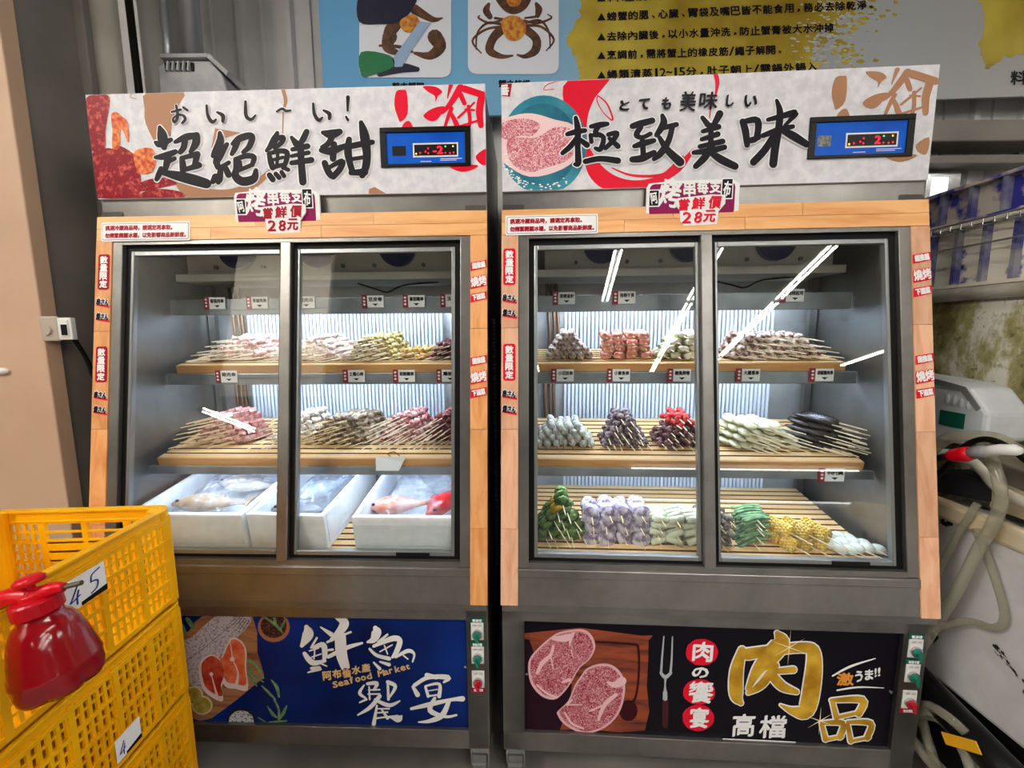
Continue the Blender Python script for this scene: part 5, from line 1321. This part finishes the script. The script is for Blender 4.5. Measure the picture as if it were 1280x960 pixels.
crate(0.0, 'bottom yellow plastic crate of the stack', (0.962 - CH - 2*PITCH - 0.006)/CH)
# cards on the crate sides (outside of the long right wall)
def side_card(Mx, y0, y1, z0, z1, word, label):
    C_ = empty('price_card', Mx, label, 'card')
    x = CW + 0.011
    MB().add([(x, y0, z0), (x, y1, z0), (x, y1, z1), (x, y0, z1), (x - 0.001, y0, z0), (x - 0.001, y1, z0), (x - 0.001, y1, z1), (x - 0.001, y0, z1)],
             [(0,1,2,3), (7,6,5,4), (0,4,5,1), (1,5,6,2), (2,6,7,3), (3,7,4,0)]).build('card', CAPWHITE, C_)
    fx = lambda a, b_: (y0 + (y1 - y0)*a, z1 - (z1 - z0)*b_)
    class Side(Flat):
        def P(s, a, b_):
            u, v = s.fx(a, b_); return (x + 0.0008 + 2e-5*s.k, u, v)
    for part_ in (word[:2], word[2:]):
        f_ = Side(None, fx)
        for st in part_: f_.stroke([(a, b_, 0.045) for a, b_ in st])
        if part_: f_.build('handwriting', M('blue marker', (36, 50, 120), 0.5), C_)
    f_ = Side(None, fx); f_.poly([(0.35, 0.88), (1.0, 0.80), (1.0, 1.0), (0.35, 1.0)]); f_.build('printed_strip', INK, C_)
NUM = [[(0.30, 0.30), (0.16, 0.62), (0.12, 0.72), (0.34, 0.62)], [(0.32, 0.45), (0.27, 0.66), (0.26, 0.86)], [(0.86, 0.12), (0.66, 0.22), (0.62, 0.44)], [(0.62, 0.42), (0.78, 0.50), (0.74, 0.72), (0.60, 0.80)]]
side_card(M1, CL - 0.285, CL - 0.195, CH - 0.105, CH - 0.040, NUM, 'white card with 45 handwritten in blue on the top crate')
side_card(M2, CL - 0.225, CL - 0.160, 0.02, 0.075, NUM[:2], 'white handwritten card low on the second crate')

# sprayer hooked over the crate side
SPx, SPy, SPz = -0.790, 0.660, 0.806
m = Matrix.Translation((SPx, SPy, SPz)) @ Matrix.Rotation(R(-9), 4, 'Y') @ Matrix.Rotation(R(25), 4, 'Z') @ Matrix.Scale(0.82, 4)
S = empty('pump_sprayer', m, 'glossy red plastic pump sprayer hanging on the yellow crate', 'sprayer')
MB().lathe([(0.045, 0.004), (0.060, 0.0), (0.067, 0.012), (0.070, 0.03), (0.071, 0.042), (0.0725, 0.047), (0.071, 0.052), (0.067, 0.075), (0.061, 0.105), (0.054, 0.132), (0.045, 0.150), (0.036, 0.158), (0.034, 0.172)], 48, None, 6, 0.16, 0.04).build('bottle', REDPL, S, smooth=True)
MB().lathe([(0.034, 0.168), (0.040, 0.170), (0.040, 0.196), (0.036, 0.200), (0.020, 0.204)], 24).build('collar', M('red plastic', (178, 6, 24), 0.28, spec=0.3), S, bevel=0.001)
RP = M('solid red plastic', (204, 8, 28), 0.28, spec=0.3)
MB().tube(crom([(0.0, 0, 0.200), (0.0, 0, 0.212)]), 0.024, 16).build('pump_head', RP, S, smooth=True)
MB().cyl((0, 0, 0.205), (0, 0, 0.236), 0.007, 10).build('pump_rod', RP, S)
MB().lathe([(0.006, 0.230), (0.024, 0.234), (0.025, 0.242), (0.018, 0.248), (0.004, 0.250)], 20).build('pump_knob', RP, S, smooth=True)
MB().tube(crom([(0.0, 0.0, 0.205), (0.035, -0.012, 0.212), (0.055, -0.018, 0.210)]), [0.016, 0.016, 0.016, 0.015, 0.015, 0.014, 0.013, 0.012, 0.011, 0.0105, 0.010], 12).build('nozzle_housing', RP, S, smooth=True)
MB().cyl((0.055, -0.018, 0.210), (0.088, -0.028, 0.212), 0.0052, 10).build('nozzle', M('grey brass nozzle', (92, 88, 66), 0.4, 0.5), S)
MB().tube(crom([(0.0, 0.0, 0.206), (-0.045, 0.018, 0.212), (-0.09, 0.036, 0.196), (-0.115, 0.046, 0.165), (-0.118, 0.048, 0.135)]), [0.018]*8 + [0.015]*9 + [0.012]*4, 12).build('handle', RP, S, smooth=True)

# ------------------------------------------------------------------ left edge: pipe, conduits, lamp fitting, socket
PVC = M('white pvc pipe', (214, 208, 196), 0.4, col2=(196, 188, 174), scale=3)
tag(MB().cyl((-1.575, 1.76, 0.0), (-1.575, 1.76, 4.2), 0.058, 20).build('drain_pipe', PVC, smooth=True), 'thick white pvc pipe rising behind the left refrigerator', 'pipe')
tag(MB().tube([(-1.492, 1.80, 0.3), (-1.485, 1.80, 2.2), (-1.50, 1.80, 4.2)], 0.013, 10).build('cable', RUBBER, smooth=True), 'black cable running up beside the white pipe', 'cable')
struct(MB().box(-1.51, -1.42, 1.86, 2.0, 0, 4.2).build('trim_3', M('light grey flashing', (176, 174, 168), 0.5), bevel=0.003))
tag(MB().tube(crom([(-1.42, 1.86, 2.16), (-1.38, 1.83, 2.36), (-1.33, 1.83, 2.30), (-1.28, 1.84, 2.1)]), 0.018, 10).build('cable', RUBBER, smooth=True), 'black cable loop dipping behind the left sign', 'cable')
GALV = M('galvanised conduit', (168, 170, 176), 0.35, 0.6)
tag(MB().tube([(-1.36, 1.80, 2.42), (-1.36, 1.81, 2.6), (-1.40, 1.82, 4.2)], 0.016, 10).build('conduit', GALV, smooth=True), 'thin grey conduit rising from the wall fitting', 'conduit')
tag(MB().tube([(-1.275, 1.83, 2.46), (-1.275, 1.83, 4.2)], 0.036, 14).build('conduit', GALV, smooth=True), 'thick galvanised conduit entering the grey wall fitting', 'conduit')
L = empty('wall_fitting', (-1.235, 1.80, 2.34), 'grey weathered metal fitting with vents above the left sign', 'fitting')
FIT = M('weathered grey enamel', (186, 186, 190), 0.45, col2=(150, 150, 154), scale=9)
MB().add([(-0.125, -0.06, -0.03), (0.15, -0.06, -0.03), (0.125, -0.06, 0.07), (0.075, -0.05, 0.125), (-0.09, -0.05, 0.125), (-0.12, -0.06, 0.10),
          (-0.125, 0.08, -0.03), (0.15, 0.08, -0.03), (0.125, 0.08, 0.07), (0.075, 0.08, 0.125), (-0.09, 0.08, 0.125), (-0.12, 0.08, 0.10)],
         [(0,1,2,3,4,5), (11,10,9,8,7,6), (0,6,7,1), (1,7,8,2), (2,8,9,3), (3,9,10,4), (4,10,11,5), (5,11,6,0)]).build('housing', FIT, L, bevel=0.006)
MB().prism([(-0.066, 0.128), (0.085, 0.128), (0.085, 0.145), (-0.060, 0.145)], -0.105, 0.075).add(
    [(0.075, -0.066, 0.128), (0.145, -0.066, 0.062), (0.150, -0.06, 0.080), (0.080, -0.06, 0.145), (0.075, 0.085, 0.128), (0.145, 0.085, 0.062), (0.150, 0.085, 0.080), (0.080, 0.085, 0.145)],
    [(0,1,2,3), (7,6,5,4), (0,4,5,1), (1,5,6,2), (2,6,7,3)]).build('cover', FIT, L)
for k in range(5): MB().mbox(Matrix.Translation((-0.078 + 0.02*k, -0.062, 0.098)) @ Matrix.Rotation(R(12), 4, 'Y'), 0.006, 0.012, 0.034).build('vent_fin', FIT, L)
for k in range(6): MB().mbox(Matrix.Translation((-0.088 + 0.02*k, -0.056, 0.098)), 0.010, 0.008, 0.03).build('vent_slot', RUBBER, L)
MB().box(-0.135, 0.165, -0.065, 0.085, -0.04, -0.03).build('base_flange', FIT, L)
L = empty('wall_socket', (-1.47, 1.36, 1.43), 'small grey latch bracket on the column beside the left refrigerator', 'bracket')
SOCK = M('grey beige plastic', (178, 166, 152), 0.5)
MB().box(-0.075, -0.03, 0.0, 0.01, -0.02, 0.01).build('back_plate', SOCK, L, bevel=0.003)
MB().box(-0.045, 0.015, -0.012, 0.0, -0.035, 0.045).build('body', SOCK, L, bevel=0.006)
MB().cyl((-0.02, -0.012, 0.0), (-0.02, -0.018, 0.0), 0.015, 16).build('button', SOCK, L)
MB().box(0.018, 0.062, -0.016, 0.0, -0.03, 0.04).box(0.026, 0.054, -0.020, -0.016, -0.022, 0.032).build('latch', WHITEPL, L, bevel=0.005)
MB().box(0.034, 0.052, -0.022, -0.020, -0.016, 0.018).build('latch_slot', BLACKPL, L)
tag(MB().tube(crom([(-1.43, 1.37, 1.40), (-1.425, 1.40, 1.32), (-1.42, 1.42, 1.2)]), 0.007, 8).build('cable', RUBBER, smooth=True), 'short black cable hanging under the latch bracket', 'cable')
tag(MB().blob((-1.66, 1.345, 1.30), 0.03, 0.012, 0.012).build('white_hook', WHITEPL, smooth=True), 'small white plastic hook at the left edge of the beige column', 'hook')

# ------------------------------------------------------------------ gap between the refrigerators
m = Matrix.Translation((-0.055, 1.35, 0.62))
G = empty('ribbed_conduit', m, 'black ribbed conduit hanging in the gap between the refrigerators', 'conduit')
rb = MB(); prof = []
for i in range(70):
    prof += [(0.008, i*0.012), (0.011, i*0.012 + 0.003), (0.011, i*0.012 + 0.007), (0.008, i*0.012 + 0.010)]
rb.lathe(prof, 10).build('ribbed_tube', M('ribbed black plastic', (34, 32, 30), 0.4), G)
BROWN = wood_mat('dark brown board', (94, 66, 46), (58, 38, 28), 'Z', 6)
B_ = empty('leaning_board', (-0.03, 1.90, 0.0), 'dark brown wooden board standing in the gap between the refrigerators', 'board')
for k in range(3): MB().box(-0.09 + 0.062*k, -0.03 + 0.062*k, 0.0, 0.02, 0.0, 1.45).build('plank', BROWN, B_)

# ------------------------------------------------------------------ right side: tank, crate, rack, tub, hoses
MOSSM, nt, b = new_mat('mossy stained fibreglass')
n1 = N(nt, 'ShaderNodeTexNoise', Scale=5.0, Detail=8, Roughness=0.7); nt.links.new(coords(nt, (1, 1, 0.55)), n1.inputs['Vector'])
n2 = N(nt, 'ShaderNodeTexNoise', Scale=30.0, Detail=5, Roughness=0.7); nt.links.new(coords(nt), n2.inputs['Vector'])
ca = ramp(nt, n1.outputs['Fac'], [(0.40, lin((104, 98, 46))), (0.51, lin((172, 164, 116))), (0.58, lin((228, 224, 212))), (0.72, lin((210, 205, 190)))])
cb2 = ramp(nt, n2.outputs['Fac'], [(0.30, lin((70, 64, 40))), (0.42, lin((255, 255, 255)))])
mm = nt.nodes.new('ShaderNodeMix'); mm.data_type = 'RGBA'; mm.blend_type = 'MULTIPLY'; mm.inputs[0].default_value = 0.8
nt.links.new(ca, mm.inputs[6]); nt.links.new(cb2, mm.inputs[7]); nt.links.new(mm.outputs[2], b.inputs['Base Color']); b.inputs['Roughness'].default_value = 0.7
CHIP, nt, b = new_mat('chipped white gelcoat')
n1 = N(nt, 'ShaderNodeTexNoise', Scale=7.0, Detail=7, Roughness=0.6, Distortion=0.6); nt.links.new(coords(nt), n1.inputs['Vector'])
nt.links.new(ramp(nt, n1.outputs['Fac'], [(0.36, lin((16, 14, 22))), (0.37, lin((206, 204, 206))), (0.7, lin((226, 224, 226)))]), b.inputs['Base Color']); b.inputs['Roughness'].default_value = 0.45
T = empty('fish_tank', (1.62, 0.5, 0.0), 'tall mossy fibreglass fish tank behind the right refrigerator', 'tank')
MB().box(0.0, 0.9, 0.0, 1.42, 0.0, 1.52).build('tank_wall', MOSSM, T, bevel=0.02)
MB().tube([(-0.012, -0.02, 1.535), (-0.012, 1.42, 1.535)], 0.024, 12).tube([(-0.012, -0.02, 1.535), (0.9, -0.02, 1.535)], 0.024, 12).build('tank_rim', M('worn white rim', (216, 212, 202), 0.45, col2=(170, 158, 140), scale=8), T, smooth=True)
WORN = M('worn blue crate plastic', (232, 224, 208), 0.6, col2=(58, 60, 150), scale=9, detail=8, lo=0.60, hi=0.66)
WORN2 = M('worn blue crate rim', (196, 184, 172), 0.6, col2=(46, 44, 140), scale=11, detail=8, lo=0.46, hi=0.56)
WORNRIB = M('worn blue grey rib', (150, 150, 160), 0.6, col2=(66, 66, 130), scale=14, detail=6)
def worn_crate(x, z, h, label, mat, ribs):
    W_ = empty('fish_crate', (x, 0.85, z), label, 'crate', 'worn crates on the tank')
    MB().box(0.0, 0.5, 0.0, 0.95, 0.0, h).build('crate_body', mat, W_)
    for k in range(ribs):
        y = 0.08 + 0.82*k/(ribs - 1)
        MB().box(-0.022, 0.0, y - 0.007, y + 0.007, 0.0, h).build('rib', WORNRIB, W_)
    MB().box(-0.026, 0.0, 0.0, 0.95, h - 0.012, h).build('crate_lip', mat, W_)
    MB().box(-0.024, 0.0, 0.0, 0.95, 0.0, 0.012).build('crate_lip', mat, W_)
worn_crate(1.645, 1.562, 0.225, 'whitish worn blue crate standing on the fish tank rim', WORN, 10)
worn_crate(1.655, 1.79, 0.135, 'dark blue worn ribbed crate, upper of two on the tank', WORN2, 9)
K_ = empty('wire_rack', (1.60, 0.85, 1.70), 'chrome wire grid leaning against the worn blue crates', 'rack')
for z in (0.0, 0.06, 0.085): MB().cyl((0, 0, z), (0, 0.85, z), 0.0035, 6).build('wire', CHROME, K_)
for k in range(24): MB().cyl((0, 0.02 + 0.035*k, 0.06), (0.0, 0.02 + 0.035*k, 0.085), 0.0022, 6).build('wire', CHROME, K_)
K_ = empty('pump_cover', (1.46, 1.255, 1.035), 'white plastic pump cover with a green label beside the right refrigerator', 'pump')
pc = [(0.0, 0.03), (0.0, 0.12), (0.06, 0.19), (0.16, 0.205), (0.34, 0.215), (0.34, 0.02), (0.2, 0.0), (0.06, 0.0)]
COVER = M('scuffed white cover', (216, 220, 226), 0.4, col2=(196, 200, 208), scale=8)
MB().prism([(a, b_) for a, b_ in pc], 0.0, 0.14).build('cover', COVER, K_, bevel=0.012)
MB().prism([(0.02, 0.132), (0.07, 0.192), (0.16, 0.207), (0.34, 0.217), (0.34, 0.198), (0.16, 0.188), (0.08, 0.175), (0.03, 0.12)], -0.004, 0.0).build('cover_seam', GREYPL, K_)
MB().add([(-0.002, 0.06, 0.055), (-0.002, 0.14, 0.055), (-0.002, 0.14, 0.105), (-0.002, 0.06, 0.105)], [(0, 1, 2, 3)]).build('green_label', GREENINK, K_)
for k in range(4): MB().blob((-0.001, 0.055 + 0.022*k, 0.135 + 0.004*k), 0.006, 0.007, 0.016).build('vent', M('pale grey vent', (186, 190, 196), 0.4), K_)
# white chipped tub in front of the tank
T = empty('white_tub', (1.36, 0.5, 0.0), 'chipped white fibreglass tub at the lower right', 'tub')
MB().prism([(0.0, 0.29), (0.0, 0.84), (0.86, 0.84), (0.86, 0.29)], 0.0, 0.22).build('tub_body', CHIP, T, bevel=0.015)
MB().prism([(-0.01, 0.82), (-0.01, 0.88), (0.86, 0.88), (0.86, 0.82)], -0.02, 0.02).build('tub_rim', M('yellowed white rim', (224, 212, 184), 0.45, col2=(206, 180, 130), scale=5), T, bevel=0.012)
MB().box(0.04, 0.20, 0.02, 0.84, 0.0, 0.29).build('tub_stand', BLACKPL, T)
for k, (y, z, w_, l_, rx, colr, nm) in enumerate(((0.86, 0.93, 0.09, 0.34, 0, (196, 184, 160), 'pale timber block lying on the tub behind the hoses'), (0.92, 0.985, 0.06, 0.34, 8, (120, 112, 100), 'grey weathered board lying across the tub'), (1.12, 0.92, 0.07, 0.20, -10, (34, 32, 40), 'dark tray wedged beside the timber block'))):
    o = MB().mbox(Matrix.Translation((1.49, y + 0.15, z)) @ Matrix.Rotation(R(rx), 4, 'X'), 0.16, l_, w_).build(('timber_block', 'weathered_board', 'dark_tray')[k], M('clutter %d' % k, colr, 0.6, col2=tuple(int(q*0.7) for q in colr), scale=8), bevel=0.006)
    tag(o, nm, ('timber', 'board', 'tray')[k])
tag(MB().tube(crom([(1.42, 1.34, 1.00), (1.42, 1.24, 1.01), (1.42, 1.16, 0.95), (1.42, 1.06, 0.93)]), 0.02, 10).build('white_pipe', PVC, smooth=True), 'short white pipe bend above the tub rim', 'pipe')
hz = [
 ([(1.34, 1.16, 1.085), (1.31, 1.105, 1.06), (1.30, 1.065, 0.985), (1.295, 1.062, 0.91), (1.29, 1.09, 0.80), (1.275, 1.115, 0.66), (1.25, 1.15, 0.50), (1.225, 1.17, 0.38), (1.20, 1.17, 0.24), (1.20, 1.12, 0.16)], 0.014, 'thick clear hose hanging down past the refrigerator switches'),
 ([(1.30, 1.28, 1.00), (1.32, 1.24, 1.075), (1.33, 1.19, 1.10), (1.335, 1.11, 1.11), (1.35, 1.04, 1.06)], 0.016, 'clear hose arching below the white pump cover'),
 ([(1.33, 1.14, 0.915), (1.325, 1.155, 0.86), (1.32, 1.175, 0.79), (1.30, 1.195, 0.66), (1.27, 1.20, 0.50), (1.23, 1.20, 0.32)], 0.009, 'thin clear hose running beside the thick one'),
 ([(1.335, 1.14, 0.84), (1.335, 1.08, 0.73), (1.335, 1.045, 0.635), (1.33, 1.06, 0.59), (1.32, 1.12, 0.565), (1.27, 1.17, 0.50)], 0.010, 'loop of clear hose lying against the white tub'),
]
for pts, r_, nm in hz:
    tag(MB().tube(crom(pts, 6), r_, 10).build('clear_hose', HOSE, smooth=True), nm, 'hose', 'clear hoses')
coil = [(1.215 + 0.02*math.sin(t*1.7), 1.04 + (0.105 - 0.006*t/3)*math.cos(t), 0.20 + 0.004*t + 0.10*math.sin(t)*0.9) for t in [i*0.25 for i in range(60)]]
tag(MB().tube(coil, 0.013, 8).build('coiled_hose', HOSE, smooth=True), 'coil of dirty clear hose by the right refrigerator foot', 'hose')
tag(MB().tube([(1.235, 1.20, 0.36), (1.245, 0.95, 0.30), (1.25, 0.80, 0.27)], 0.042, 14).build('black_pipe', BLACKPL, smooth=True), 'thick black pipe slanting down under the tub', 'pipe')
YT = empty('yellow_tag', Matrix.Translation((1.19, 0.985, 0.315)) @ Matrix.Rotation(R(-36), 4, 'X'), 'yellow plastic tag lying on the black pipe', 'tag')
MB().box(-0.001, 0.002, -0.05, 0.05, -0.014, 0.014).build('tag_plate', M('yellow tag', (238, 176, 30), 0.4), YT, bevel=0.001)
PT = empty('water_gun', (0, 0, 0), 'red and grey hose connector with a white handle hanging by the tub', 'connector')
MB().tube([(1.24, 1.197, 1.030), (1.24, 1.145, 1.053)], 0.010, 12).build('tip', BLACKPL, PT, smooth=True)
MB().tube([(1.24, 1.149, 1.051), (1.24, 1.135, 1.059), (1.24, 1.107, 1.071), (1.24, 1.092, 1.079)], [0.012, 0.018, 0.020, 0.018], 14).build('red_grip', RP, PT, smooth=True)
MB().tube([(1.24, 1.093, 1.078), (1.24, 1.061, 1.093)], 0.016, 14).build('grey_ring', GREYPL, PT, smooth=True)
MB().tube([(1.24, 1.062, 1.092), (1.24, 1.026, 1.107), (1.24, 0.997, 1.114), (1.24, 0.987, 1.115)], [0.014, 0.014, 0.014, 0.009], 14).build('white_handle', WHITEPL, PT, smooth=True)
tag(MB().tube(crom([(1.30, 1.26, 0.93), (1.29, 1.20, 1.0), (1.285, 1.155, 1.075), (1.28, 1.10, 1.115), (1.28, 1.04, 1.105), (1.29, 0.98, 1.05), (1.30, 0.9, 0.9)]), 0.008, 8).build('cable', RUBBER, smooth=True), 'black cable looping over the red hose connector', 'cable')
